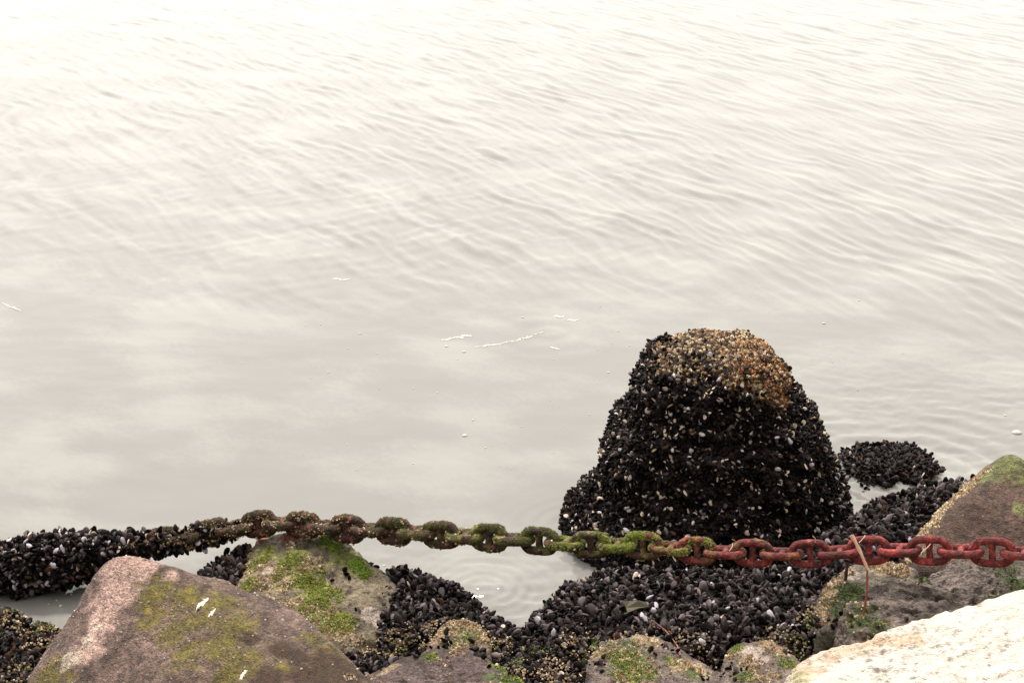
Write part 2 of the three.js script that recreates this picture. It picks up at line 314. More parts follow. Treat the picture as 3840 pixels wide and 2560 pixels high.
const flat = hullRock({
  name: 'rock', label: 'flat dark purplish-brown rock at the bottom edge right of the smooth boulder', category: 'rock', seed: 12, detail: 60, amp: 0.04, fine: 0.02, pits: 0.012, round: 26,
  pts: [P(1390, 2520, 6.85), P(1450, 2490, 6.9), P(1550, 2462, 6.95), P(1700, 2448, 6.95), P(1830, 2465, 6.9), P(1925, 2530, 6.8), P(1975, 2580, 6.7), P(1330, 2720, 6.3), P(2050, 2720, 6.3), P(1680, 2740, 6.2)],
  drops: [P(1360, 2500, 6.95), P(1700, 2440, 7.1), P(1980, 2560, 6.8), P(1330, 2740, 6.1), P(2050, 2740, 6.1)],
  paint: stonePaint({ a: [0.06, 0.034, 0.03], b: [0.15, 0.1, 0.095], green: [0.05, 0.075, 0.012], greens: [[1870, 2500, 0.06], [1930, 2550, 0.1], [1850, 2540, 0.06], [1600, 2460, 0.05]], tan: [[1480, 2500, 0.05], [1440, 2520, 0.05]], seed: 12, dark: 0.6, speck: 0.4 }),
});
const hump = hullRock({
  name: 'rock', label: 'small barnacle-ringed hump of rock among the mussels left of the water inlet', category: 'rock', seed: 13, detail: 36, amp: 0.03, fine: 0.015,
  pts: [P(1610, 2415, 7.2), P(1645, 2365, 7.28), P(1690, 2328, 7.32), P(1770, 2326, 7.32), P(1815, 2360, 7.28), P(1835, 2415, 7.2), P(1600, 2460, 7.05), P(1840, 2460, 7.05)],
  drops: [P(1590, 2420, 7.3), P(1720, 2320, 7.5), P(1840, 2380, 7.4), P(1600, 2480, 6.95), P(1840, 2480, 6.95)],
  paint: stonePaint({ a: [0.1, 0.065, 0.045], b: [0.2, 0.14, 0.1], greens: [[1760, 2380, 0.07], [1700, 2410, 0.06]], tan: [[1720, 2340, 0.12], [1650, 2380, 0.08], [1820, 2390, 0.06]], seed: 13 }),
});
const mossy = hullRock({
  name: 'rock', label: 'grey rock with green algae and barnacles at the bottom centre', category: 'rock', seed: 14, detail: 56, amp: 0.05, fine: 0.02,
  pts: [P(2225, 2480, 6.75), P(2290, 2425, 6.85), P(2370, 2398, 6.88), P(2460, 2396, 6.88), P(2560, 2440, 6.85), P(2680, 2510, 6.75), P(2740, 2570, 6.65), P(2210, 2720, 6.3), P(2760, 2720, 6.3)],
  drops: [P(2200, 2480, 6.85), P(2420, 2390, 7.05), P(2700, 2500, 6.9), P(2200, 2740, 6.1), P(2780, 2740, 6.1)],
  paint: stonePaint({ a: [0.12, 0.085, 0.07], b: [0.24, 0.18, 0.16], green: [0.06, 0.1, 0.014], greens: [[2350, 2470, 0.12], [2390, 2520, 0.12], [2300, 2450, 0.08], [2360, 2420, 0.07], [2600, 2530, 0.06], [2520, 2480, 0.05]], tan: [[2430, 2400, 0.09], [2260, 2450, 0.06], [2540, 2500, 0.06], [2600, 2490, 0.07]], seed: 14, dark: 0.3 }),
});
const paleHump = hullRock({
  name: 'rock', label: 'rounded grey rock ringed by barnacles beside the pale slab at the bottom', category: 'rock', seed: 15, detail: 44, amp: 0.04, fine: 0.015,
  pts: [P(2735, 2455, 6.75), P(2790, 2412, 6.82), P(2880, 2402, 6.82), P(2950, 2440, 6.78), P(3020, 2520, 6.6), P(2720, 2560, 6.55), P(2740, 2720, 6.2), P(3050, 2720, 6.2)],
  drops: [P(2710, 2460, 6.85), P(2850, 2400, 7.0), P(3050, 2480, 6.8), P(2700, 2740, 6.1), P(3080, 2740, 6.1)],
  paint: stonePaint({ a: [0.13, 0.09, 0.07], b: [0.26, 0.2, 0.165], green: [0.06, 0.09, 0.014], greens: [[2750, 2430, 0.06], [2960, 2490, 0.06], [2800, 2540, 0.06]], tan: [[2870, 2410, 0.07], [2800, 2490, 0.07], [2930, 2440, 0.05]], pale: [[2820, 2440, 0.08], [2860, 2470, 0.05]], seed: 15, dark: 0.3 }),
});
const lichenRock = hullRock({
  name: 'rock', label: 'grey-green barnacled rock under the chain behind the broken reed', category: 'rock', seed: 16, detail: 48, amp: 0.05, fine: 0.02,
  pts: [P(3115, 2185, 7.3), P(3175, 2122, 7.35), P(3330, 2112, 7.4), P(3440, 2140, 7.35), P(3050, 2300, 7.1), P(3075, 2370, 6.92), P(3330, 2360, 6.88), P(3230, 2220, 7.2)],
  drops: [P(3080, 2200, 7.4), P(3200, 2110, 7.6), P(3450, 2120, 7.5), P(3020, 2370, 6.9), P(3340, 2400, 6.7)],
  paint: stonePaint({ a: [0.09, 0.07, 0.05], b: [0.2, 0.165, 0.13], green: [0.045, 0.06, 0.012], greens: [[3190, 2220, 0.09], [3160, 2300, 0.08], [3230, 2250, 0.07], [3120, 2260, 0.06]], tan: [[3130, 2180, 0.07], [3110, 2240, 0.08], [3300, 2130, 0.08], [3380, 2140, 0.06]], pale: [[3200, 2150, 0.05]], seed: 16, dark: 0.5 }),
});
const pitted = hullRock({
  name: 'boulder', label: 'rough pitted grey-brown boulder below the chain at the right edge', category: 'boulder', seed: 17, detail: 105, amp: 0.09, freq: 4, fine: 0.045, fineFreq: 15, pits: 0.035, round: 26,
  pts: [P(3175, 2345, 6.8), P(3250, 2245, 6.95), P(3400, 2165, 7.05), P(3560, 2122, 7.15), P(3720, 2108, 7.2), P(3990, 2095, 7.2), P(3190, 2440, 6.62), P(3420, 2460, 6.45), P(3900, 2460, 6.2), P(4150, 2200, 7.0)],
  drops: [P(3150, 2345, 6.9), P(3400, 2150, 7.25), P(3720, 2100, 7.45), P(4150, 2095, 7.4), P(3180, 2480, 6.5), P(4150, 2480, 6.1)],
  paint: stonePaint({ a: [0.055, 0.037, 0.03], b: [0.23, 0.175, 0.155], green: [0.055, 0.08, 0.014], greens: [[3760, 2130, 0.1], [3820, 2200, 0.12], [3740, 2260, 0.09], [3230, 2320, 0.1], [3290, 2350, 0.08], [3450, 2140, 0.06], [3600, 2300, 0.06]], seed: 17, dark: 0.7, speck: 0.3 }),
});
const slab = hullRock({
  material: new THREE.MeshStandardMaterial({ vertexColors: true, roughness: 0.9, bumpMap: GRAIN.bumpMap, bumpScale: 0.009 }),
  name: 'slab', label: 'pale cream weathered stone slab in the bottom right corner', category: 'slab', seed: 18, detail: 95, amp: 0.06, freq: 3.5, fine: 0.03, fineFreq: 13, pits: 0.014, round: 30,
  pts: [P(2930, 2612, 6.15), P(2990, 2532, 6.3), P(3140, 2454, 6.4), P(3270, 2418, 6.45), P(3480, 2380, 6.48), P(3570, 2357, 6.5), P(3700, 2280, 6.6), P(3850, 2254, 6.6), P(4050, 2212, 6.6), P(2850, 2742, 5.8), P(3500, 2772, 5.5), P(4200, 2722, 5.4), P(3600, 2482, 6.2)],
  drops: [P(2900, 2612, 6.2), P(3270, 2412, 6.6), P(3700, 2272, 6.75), P(4200, 2212, 6.75), P(2800, 2762, 5.7), P(4300, 2762, 5.3)],
  paint: rock => {
    const warm = [[surf(rock, 3100, 2460), 0.2], [surf(rock, 3260, 2420), 0.18], [surf(rock, 3000, 2530), 0.15], [surf(rock, 3400, 2400), 0.12]];
    const green = [[surf(rock, 2990, 2530), 0.07], [surf(rock, 3010, 2560), 0.06]];
    return (x, y, z, c) => {
      const g = grain(x, y, z), lo = fbm(x * 5, y * 5, z * 5, 4), hi = fbm(x * 22 + 8, y * 22, z * 22, 4);
      const t = 0.85 + 0.25 * lo + 0.25 * hi;
      c[0] = 0.95 * t * (0.7 + 0.3 * g); c[1] = 0.86 * t * (0.7 + 0.3 * g); c[2] = 0.77 * t * (0.7 + 0.3 * g); for (let i = 0; i < 3; i++) c[i] = Math.min(1, c[i] * 0.62);
      mix(c, 0.42 * g, 0.29 * g, 0.19 * g, 0.75 * smooth(0.1, 0.5, near(warm, x, y, z, 1.2 * lo + 1.2 * hi)));
      mix(c, 0.16 * g, 0.2 * g, 0.06 * g, 0.6 * smooth(0.1, 0.5, near(green, x, y, z, 1.2 * hi)));
      mix(c, 0.22, 0.16, 0.12, 0.7 * smooth(0.2, 0.34, fbm(x * 17 + 3, y * 30, z * 17, 3)));
    };
  },
});

// ------------------------------------------------------------------ the shore bed under the rocks, and the water
const bedHeight = (x, d) => {
  const k = [[4, 0.7], [5.2, 0.58], [6, 0.46], [6.6, 0.36], [7.1, 0.24], [7.5, 0.1], [7.9, -0.12], [8.6, -0.35], [10, -0.6], [14, -1.5]];
  let y = k[k.length - 1][1];
  for (let i = 0; i < k.length - 1; i++) if (d <= k[i + 1][0]) { const t = clamp((d - k[i][0]) / (k[i + 1][0] - k[i][0])); y = k[i][1] + (k[i + 1][1] - k[i][1]) * t; break; }
  return y + 0.05 * fbm(x * 3, 1.3, d * 3, 4) + 0.015 * fbm(x * 14, 7.3, d * 14, 3);
};
const shore = { group: new THREE.Group() };
{
  shore.group.name = 'shore_bed'; shore.group.userData = { kind: 'structure', label: 'dark muddy shore bed between the rocks', category: 'shore' }; scene.add(shore.group);
  const nx = 190, nd = 190, pos = new Float32Array((nx + 1) * (nd + 1) * 3), index = [];
  for (let j = 0; j <= nd; j++) for (let i = 0; i <= nx; i++) {
    const d = 3.5 + 9 * j / nd, x = -6 + 12 * i / nx, k = (j * (nx + 1) + i) * 3;
    pos[k] = x; pos[k + 1] = bedHeight(x, d); pos[k + 2] = -d;
  }
  for (let j = 0; j < nd; j++) for (let i = 0; i < nx; i++) { const a = j * (nx + 1) + i, b = a + 1, c = a + nx + 1, d = c + 1; index.push(a, b, c, b, d, c); }
  finish(shore, pos, index, { paint: bedPaint }); shore.mesh.name = 'mud';
}
// unseen wooded bank added behind the viewpoint to shut off the landward sky
{
  const nx = 60, nd = 60, pos = new Float32Array((nx + 1) * (nd + 1) * 3), index = [], col = new Float32Array(pos.length);
  for (let j = 0; j <= nd; j++) for (let i = 0; i <= nx; i++) {
    const d = 3.6 - 40 * j / nd, x = -70 + 140 * i / nx, k = (j * (nx + 1) + i) * 3;
    const y = d > 0.4 ? 0.66 + (3.6 - d) * 0.72 : d > -4 ? 2.96 : 2.96 + 20 * smooth(-4, -17, d);
    pos[k] = x; pos[k + 1] = y + (d < -4 ? 1.6 * fbm(x * 0.35, 2, d * 0.35, 4) : 0.1 * fbm(x * 2, 2, d * 2, 3)); pos[k + 2] = -d;
    const t = d < -3.5 ? [0.03, 0.045, 0.016] : [0.13, 0.11, 0.09], q = 1 + 0.5 * fbm(x * 0.8, 1, d * 0.8, 3); col.set(t.map(v => v * q), k);
  }
  for (let j = 0; j < nd; j++) for (let i = 0; i < nx; i++) { const a = j * (nx + 1) + i, b = a + 1, c = a + nx + 1, e = c + 1; index.push(a, b, c, b, e, c); }
  const g = new THREE.BufferGeometry(); g.setAttribute('position', new THREE.BufferAttribute(pos, 3)); g.setAttribute('color', new THREE.BufferAttribute(col, 3)); g.setIndex(index); g.computeVertexNormals();
  const m = part('sky_blocking_bank', g, vc({ side: THREE.DoubleSide }), scene); m.userData = { kind: 'structure', label: 'unseen wooded bank added behind the shore to block sky light', category: 'sky_blocking_bank' };
}
const ripples = [[W(1812, 2195), 0.085, 0.0042, 0.42], [W(3400, 1800), 0.24, 0.0105, 1.15], [W(3560, 1745), 0.1, 0.0032, 0.5], [W(2190, 1980), 0.12, 0.003, 0.4], [W(2050, 1250), 0.28, 0.003, 0.55], [W(3260, 1900), 0.09, 0.003, 0.4]];
function waterHeight(x, d) {
  const edge = 14.0 + 1.1 * nz(x * 0.22, 4.4, d * 0.1) + 0.05 * x * x * 0.5 - (x > 3 ? (x - 3) * 0.8 : 0);
  const open = smooth(edge - 1.8, edge + 1.6, d) * (0.55 + 0.45 * smooth(-0.5, 0.5, nz(x * 0.16, 9.1, d * 0.12) + 0.25)), far = 1 - 0.75 * smooth(40, 160, d);
  const wx = x + 0.2 * nz(x * 0.6, 2.2, d * 0.6), wd = d + 0.2 * nz(x * 0.6, 5.2, d * 0.6);
  let h = 0;
  const add = (phi, lam, A, s) => {
    const c = Math.cos(phi), sn = Math.sin(phi), al = wx * c - wd * sn, ac = wx * sn + wd * c;
    const gate = clamp(0.35 + 1.5 * nz(al / (2.3 * lam) + s, s * 1.7, ac / (1.3 * lam)));
    const ph = 2 * Math.PI * ac / lam + 2.6 * nz(al / (2.2 * lam) + s, 3.3 + s, ac / (3.2 * lam));
    const u = 0.5 + 0.5 * Math.sin(ph + 0.5 * Math.cos(ph));
    h += A * gate * (u * u * u - 0.3);
  };
  if (open > 0.004) {
    const m = open * far; let h0 = h;
    add(1.12, 0.95, 0.017, 1); add(1.22, 0.55, 0.017, 4); add(0.98, 0.36, 0.0165, 7); add(1.16, 0.24, 0.0125, 21);
    if (d < 45) { add(1.25, 0.16, 0.0065, 11); if (x < 2) add(-0.55, 0.3, 0.006 * (1 - smooth(16, 24, d)), 15); }
    h = h0 + (h - h0) * m;
  }
  if (d < 24) {                                                      // the lee: slow, low undulation
    const m = 1 - smooth(15, 22, d);
    h += m * (0.006 * nz(x * 0.9, 6.6, d * 1.5) + 0.0026 * nz(x * 2.3 + d, 8.1, d * 4.4) + 0.0008 * nz(x * 6 + 2 * d, 1.9, d * 11));
    if (d < 13.5) { const r = smooth(0.5, 2.6, x) * (1 - smooth(11, 13.5, d)) + 1.3 * (1 - smooth(8.3, 9.2, d)); h += 0.008 * r * nz(x * 5 + d * 3, 12.2, d * 10) + 0.0045 * r * nz(x * 11 - d * 6, 2.2, d * 22) + 0.0012 * r * nz(x * 28 + d * 9, 5.2, d * 48) - 0.009 * r * Math.abs(nz(x * 3.2 + 2 * d, 15.2, d * 7)) - 0.004 * r * Math.abs(nz(x * 8 - 3 * d, 18.2, d * 15)); }
  }
  for (const [p, lam, A, R] of ripples) {
    const dx = x - p.x, dd = d + p.z, q = Math.hypot(dx, dd);
    if (q > R * 2.6) continue;
    h += A * Math.exp(-q * q / (R * R)) * Math.sin(2 * Math.PI * q / lam + 1.6 * nz(x * 3, 1, d * 3)) * smooth(0, 0.1, q);
  }
  return h;
}
{
  const ds = []; for (let d = 6.2; d < 62; d *= 1.0034) ds.push(d); for (let d = 64; d < 4000; d *= 1.22) ds.push(d); ds.push(5000);
  const ts = []; for (let t = -74; t < -30; t += 8) ts.push(t); for (let t = -29; t < -20.5; t += 0.3) ts.push(t); for (let t = -20.5; t < 20.5; t += 0.056) ts.push(t); for (let t = 20.6; t < 29; t += 0.3) ts.push(t); for (let t = 30; t <= 74; t += 8) ts.push(t);
  const nx = ts.length, n = nx * ds.length, pos = new Float32Array(n * 3), col = new Float32Array(n * 3), index = new Uint32Array((nx - 1) * (ds.length - 1) * 6);
  let k = 0; const tn = ts.map(t => Math.tan(t * Math.PI / 180));
  const c = [0, 0, 0];
  for (let j = 0; j < ds.length; j++) for (let i = 0; i < nx; i++) {
    const d = ds[j], x = d * tn[i];
    pos[k] = x; pos[k + 1] = waterHeight(x, d); pos[k + 2] = -d;
    // turbid grey water, everywhere mottled by drifting silt
    const silt = smooth(-0.12, 0.3, fbm(x * 0.75 + 0.25 * d + 4.2, 5.5, d * 1.05 + 2.6, 5) + 0.07 * nz(x * 19, 6, d * 30) + 0.05 * nz(x * 41, 2, d * 41)), g = 1 + 0.05 * fbm(x * 2.1, 8.8, d * 2.1, 3);
    c[0] = 0.176 * g; c[1] = 0.168 * g; c[2] = 0.16 * g; mix(c, 0.222, 0.213, 0.203, silt);
    col[k] = c[0]; col[k + 1] = c[1]; col[k + 2] = c[2]; k += 3;
  }
  k = 0;
  for (let j = 0; j < ds.length - 1; j++) for (let i = 0; i < nx - 1; i++) { const a = j * nx + i, b = a + 1, e = a + nx, f = e + 1; index[k++] = a; index[k++] = b; index[k++] = e; index[k++] = b; index[k++] = f; index[k++] = e; }
  const g = new THREE.BufferGeometry(); g.setAttribute('position', new THREE.BufferAttribute(pos, 3)); g.setAttribute('color', new THREE.BufferAttribute(col, 3)); g.setIndex(new THREE.BufferAttribute(index, 1)); g.computeVertexNormals();
  const water = new THREE.Mesh(g, new THREE.MeshPhysicalMaterial({ vertexColors: true, roughness: 0.07, ior: 1.333 }));
  water.name = 'water'; water.receiveShadow = true; water.userData = { kind: 'structure', label: 'rippled grey sea water with pale silt clouds', category: 'water' }; scene.add(water);
}

// ------------------------------------------------------------------ the stud-link chain
const chain = { pts: [] };
const chainDepth = px => { const r = (px - 1176) / 3405; if (px < 590) return 9.4 + 0.1 * (590 - px) / 590; const t = (9.4 * r + 1.617) / (0.927 + 0.375 * r); return 9.4 - 0.375 * t; };
function PZ(px, py, Z) { const X = (px * 1.6327 - 1920) / FOCAL * Z, Y = (1280 - py * 1.6327) / FOCAL * Z; return V(X, EYE - Z * SP + Y * CP, -(Z * CP + Y * SP)); }
const line = [[-70, 1305], [0, 1300], [100, 1288], [200, 1272], [300, 1254], [400, 1238], [470, 1226], [530, 1213], [595, 1204], [690, 1206], [790, 1214], [897, 1220], [1006, 1228], [1118, 1235], [1230, 1242], [1347, 1251], [1470, 1253], [1597, 1265], [1722, 1270], [1853, 1272], [1990, 1264], [2132, 1264], [2280, 1268], [2440, 1275], [2600, 1285]];
const curve = new THREE.CatmullRomCurve3(line.map(([x, y]) => PZ(x, y, chainDepth(x))), false, 'centripetal'); curve.arcLengthDivisions = 1200;
const chainLen = curve.getLength();
function uAt(px) { let a = 0, b = 1; for (let i = 0; i < 40; i++) { const m = (a + b) / 2; if (project(curve.getPointAt(m))[0] / 1.6327 < px) a = m; else b = m; } return a; }
const D = 0.043, u0 = uAt(2280), pitch = (uAt(2280) - uAt(595)) * chainLen / 28;
const chainGroup = thing('anchor_chain', 'heavy rusty stud-link chain, encrusted with mussels and algae towards the left', 'chain', (() => { const p = curve.getPointAt(0.5); return V(p.x, p.y, p.z); })());
const co = chainGroup.position;
chain.group = chainGroup;
function linkShape(crust, seed, paint) {                             // local: x along the link, y across it
  const hl = pitch / 2 + D * 0.5, hw = D * 1.28, hs = hl - hw, nS = 52, nR = 14, pos = [], col = [], index = [], c = [0, 0, 0];
  const arc = Math.PI * hw, per = 2 * arc + 4 * hs;
  for (let i = 0; i < nS; i++) {
    let s = i / nS * per, x, y, tx, ty;
    if (s < 2 * hs) { x = -hs + s; y = hw; tx = 1; ty = 0; }
    else if (s < 2 * hs + arc) { const a = (s - 2 * hs) / hw; x = hs + Math.sin(a) * hw; y = Math.cos(a) * hw; tx = Math.cos(a); ty = -Math.sin(a); }
    else if (s < 4 * hs + arc) { const q = s - 2 * hs - arc; x = hs - q; y = -hw; tx = -1; ty = 0; }
    else { const a = (s - 4 * hs - arc) / hw; x = -hs - Math.sin(a) * hw; y = -Math.cos(a) * hw; tx = -Math.cos(a); ty = Math.sin(a); }
    y *= 1 + 0.10 * (1 - Math.min(1, Math.abs(x) / hl));               // the sides bow out a little
    for (let j = 0; j < nR; j++) {
      const a = j / nR * 2 * Math.PI, nx = ty, ny = -tx, ca = Math.cos(a), sa = Math.sin(a);
      let r = D / 2 * (1 + 0.05 * fbm(x * 30 + seed * 3, y * 30 + ca, sa + seed, 3));
      r += crust * (0.0065 + 0.013 * fbm(x * 34 + seed * 9, y * 34 + ca * 0.8, sa * 0.8 + seed, 3));
      pos.push(x - nx * ca * r, y - ny * ca * r, sa * r);
    }
  }
  for (let i = 0; i < nS; i++) for (let j = 0; j < nR; j++) { const a = i * nR + j, b = i * nR + (j + 1) % nR, e = ((i + 1) % nS) * nR + j, f = ((i + 1) % nS) * nR + (j + 1) % nR; index.push(a, b, e, b, f, e); }
  return { pos, index };
}
function studShape(crust, seed) {
  const hw = D * 1.2, rows = 10, nR = 12, pos = [], index = [];
  for (let i = 0; i <= rows; i++) for (let j = 0; j < nR; j++) {
    const t = i / rows * 2 - 1, a = j / nR * 2 * Math.PI, r = D * (0.34 + 0.12 * t * t) + crust * 0.008 * (1 + fbm(t * 4, a, seed, 2));
    pos.push(Math.cos(a) * r * 1.1, t * hw, Math.sin(a) * r * 0.85);
  }
  for (let i = 0; i < rows; i++) for (let j = 0; j < nR; j++) { const a = i * nR + j, b = i * nR + (j + 1) % nR, e = a + nR, f = b + nR; index.push(a, e, b, b, e, f); }
  return { pos, index };
}
const rustMat = new THREE.MeshStandardMaterial({ vertexColors: true, roughness: 0.8, map: GRAIN.map, bumpMap: GRAIN.bumpMap, bumpScale: 0.006 });
const links = [];
function chainPaint(px) {                                            // px: photo place of the link, 0..2352
  const rust = smooth(1350, 1650, px), lush = smooth(850, 1150, px) * (1 - smooth(1480, 1640, px)), film = smooth(1450, 1550, px) * (1 - smooth(1750, 1950, px));
  return (x, y, z, c, up) => {
    const g = grain(x, y, z), lo = fbm(x * 14, y * 14, z * 14, 4), hi = fbm(x * 40, y * 40, z * 40, 3);
    const t = clamp(0.5 + 1.6 * lo + hi);
    c[0] = (0.12 + 0.3 * t * t) * (0.35 + 0.65 * g); c[1] = (0.009 + 0.044 * t * t) * (0.35 + 0.65 * g); c[2] = (0.009 + 0.038 * t * t) * (0.35 + 0.65 * g);
    if (rust < 1) {
      const e = 1 - rust; mix(c, 0.028 * g, 0.016 * g, 0.008 * g, e * 0.86);
      mix(c, 0.3 * g, 0.08 * g, 0.07 * g, e * smooth(0.1, 0.25, fbm(x * 22 + 5, y * 22, z * 22, 3)) * 0.8);
      mix(c, 0.07 * g, 0.075 * g, 0.02 * g, e * smooth(0.0, 0.3, fbm(x * 16 + 9, y * 16, z * 16, 3)) * 0.8);
    }
    mix(c, 0.19 * g, 0.21 * g, 0.03 * g, lush * smooth(0.0, 0.3, lo + 0.5 * hi + 0.08) * 0.8);
    mix(c, 0.13 * g, 0.1 * g, 0.035 * g, film * smooth(0.0, 0.3, lo + 0.3 * hi) * 0.7);
    mix(c, 0.035, 0.01, 0.008, 0.85 * smooth(0.05, 0.22, fbm(x * 26 + 2, y * 40, z * 26, 4)));
  };
}
for (let k = -60; k < 12; k++) {
  const u = u0 + k * pitch / chainLen; if (u < 0.005 || u > 0.985) continue;
  const p = curve.getPointAt(u), pr = project(p), px = pr[0] / 1.6327;
  if (px < 290) continue;
  const t = curve.getTangentAt(u), upright = ((k % 2) + 2) % 2 === 0;
  let side = V(0, 1, 0).cross(t).normalize(), up = t.clone().cross(side).normalize(); // up, side
  const roll = (upright ? 0.2 : 0.2) + (rnd() - 0.5) * (px < 1500 ? 0.22 : 0.08);      // rolled back a little about its run
  const cu = Math.cos(roll), su = Math.sin(roll);
  const up2 = up.clone().multiplyScalar(cu).addScaledVector(side, -su * Math.sign(side.z || 1)), side2 = t.clone().cross(up2).negate();
  const across = upright ? up2 : side2, third = t.clone().cross(across);
  const crust = px < 1640 ? 1.3 - 1.25 * smooth(900, 1560, px) : 0.05;
  const paint = chainPaint(px);
  const mk = ({ pos, index }, ) => {
    const n = pos.length / 3, w = new Float32Array(n * 3), col = new Float32Array(n * 3), c = [0, 0, 0], v = V();
    for (let i = 0; i < n; i++) {
      v.copy(p).addScaledVector(t, pos[i * 3]).addScaledVector(across, pos[i * 3 + 1]).addScaledVector(third, pos[i * 3 + 2]);
      paint(v.x, v.y, v.z, c); col.set(c.map(q => q * 1.35), i * 3); w.set([v.x - p.x, v.y - p.y, v.z - p.z], i * 3);
    }
    const g = new THREE.BufferGeometry(); g.setAttribute('position', new THREE.BufferAttribute(w, 3)); g.setAttribute('color', new THREE.BufferAttribute(col, 3)); g.setIndex(index); g.computeVertexNormals();
    const uv = new Float32Array(n * 2); for (let i = 0; i < n; i++) { uv[i * 2] = w[i * 3] + p.x + 0.3 * w[i * 3 + 2]; uv[i * 2 + 1] = w[i * 3 + 1] + p.y - 0.7 * (w[i * 3 + 2] + p.z); } g.setAttribute('uv', new THREE.BufferAttribute(uv, 2));
    return g;
  };
  const gl = mk(linkShape(crust, k + 70)), m = part('link', gl, rustMat, chainGroup); m.position.copy(p).sub(co);
  part('stud', mk(studShape(crust, k + 70)), rustMat, m);
  const wp = gl.attributes.position.array.slice(); for (let i = 0; i < wp.length; i += 3) { wp[i] += p.x; wp[i + 1] += p.y; wp[i + 2] += p.z; }
  links.push({ mesh: m, pos: wp, nor: gl.attributes.normal.array, index: gl.index.array, px, p, upright, crust, group: { position: p } });
}
// the thick mussel crust on the left end of the chain
const clumpProfile = [[-70, 0.15, 30], [0, 0.155, 16], [60, 0.165, 14], [100, 0.16, 10], [200, 0.135, 12], [270, 0.1, 12], [320, 0.075, 10], [400, 0.06, 10], [470, 0.055, 10], [530, 0.045, 14], [590, 0.02, 14]];
const clump = { group: chainGroup };
{
  const nS = 240, nR = 44, pos = new Float32Array((nS + 1) * nR * 3), index = [];
  for (let i = 0; i <= nS; i++) {
    const px = -70 + 660 * i / nS; let a = clumpProfile[0], b = clumpProfile[1];
    for (let q = 0; q < clumpProfile.length - 1; q++) if (px >= clumpProfile[q][0]) { a = clumpProfile[q]; b = clumpProfile[q + 1]; }
    const f = clamp((px - a[0]) / (b[0] - a[0])), r0 = a[1] + (b[1] - a[1]) * f, off = a[2] + (b[2] - a[2]) * f;
    const u = uAt(px), c = curve.getPointAt(u), t = curve.getTangentAt(u); c.y -= off / 2.2 / 360;
    const side = V(0, 1, 0).cross(t).normalize(), up = t.clone().cross(side).normalize();
    for (let j = 0; j < nR; j++) {
      const th = j / nR * 2 * Math.PI; let r = r0 * (1 + 0.85 * fbm(c.x * 6.5 + Math.cos(th) * 0.9, Math.sin(th) * 0.9 + 4, c.z * 5, 4));
      const v = c.clone().addScaledVector(up, Math.cos(th) * r).addScaledVector(side, Math.sin(th) * r * 0.95);
      pos.set([v.x, v.y, v.z], (i * nR + j) * 3);
    }
  }
  for (let i = 0; i < nS; i++) for (let j = 0; j < nR; j++) { const a = i * nR + j, b = i * nR + (j + 1) % nR, c = a + nR, d = b + nR; index.push(a, b, c, b, d, c); }
  const q = i => V(pos[i * 3], pos[i * 3 + 1], pos[i * 3 + 2]); const b0 = 40 * nR;
  const cc = q(b0).add(q(b0 + nR / 2)).multiplyScalar(0.5), nn = q(b0 + 1).sub(q(b0)).cross(q(b0 + nR).sub(q(b0)));
  if (nn.dot(q(b0).sub(cc)) < 0) for (let i = 0; i < index.length; i += 3) { const t = index[i]; index[i] = index[i + 1]; index[i + 1] = t; }
  finish(clump, pos, index, { paint: () => (x, y, z, c) => { const g = grain(x, y, z), m = smooth(0.1, 0.3, fbm(x * 9, y * 9, z * 9, 4)); c[0] = 0.018 * g; c[1] = 0.008 * g; c[2] = 0.007 * g; mix(c, 0.04 * g, 0.04 * g, 0.012 * g, m * smooth(-2.55, -2.1, x)); } });
  clump.mesh.name = 'crust';
}

// ------------------------------------------------------------------ what covers what, seen from the viewpoint (to choose the shells that show largest)
const ZW = 480, ZH = 320, zbuf = new Float32Array(ZW * ZH).fill(1e9);
for (const r of [...rocks, clump, ...links]) {
  const n = r.pos.length / 3, v = V();
  for (let i = 0; i < n; i++) { v.fromArray(r.pos, i * 3); const q = project(v), x = Math.floor(q[0] / 8), y = Math.floor(q[1] / 8); if (x >= 0 && y >= 0 && x < ZW && y < ZH && q[2] < zbuf[y * ZW + x]) zbuf[y * ZW + x] = q[2]; }
}
function shows(p, slack = 0.09) { const q = project(p), x = Math.floor(q[0] / 8), y = Math.floor(q[1] / 8); if (x < 0 || y < 0 || x >= ZW || y >= ZH) return 0; return q[2] < zbuf[y * ZW + x] + slack ? 1 : 0; }

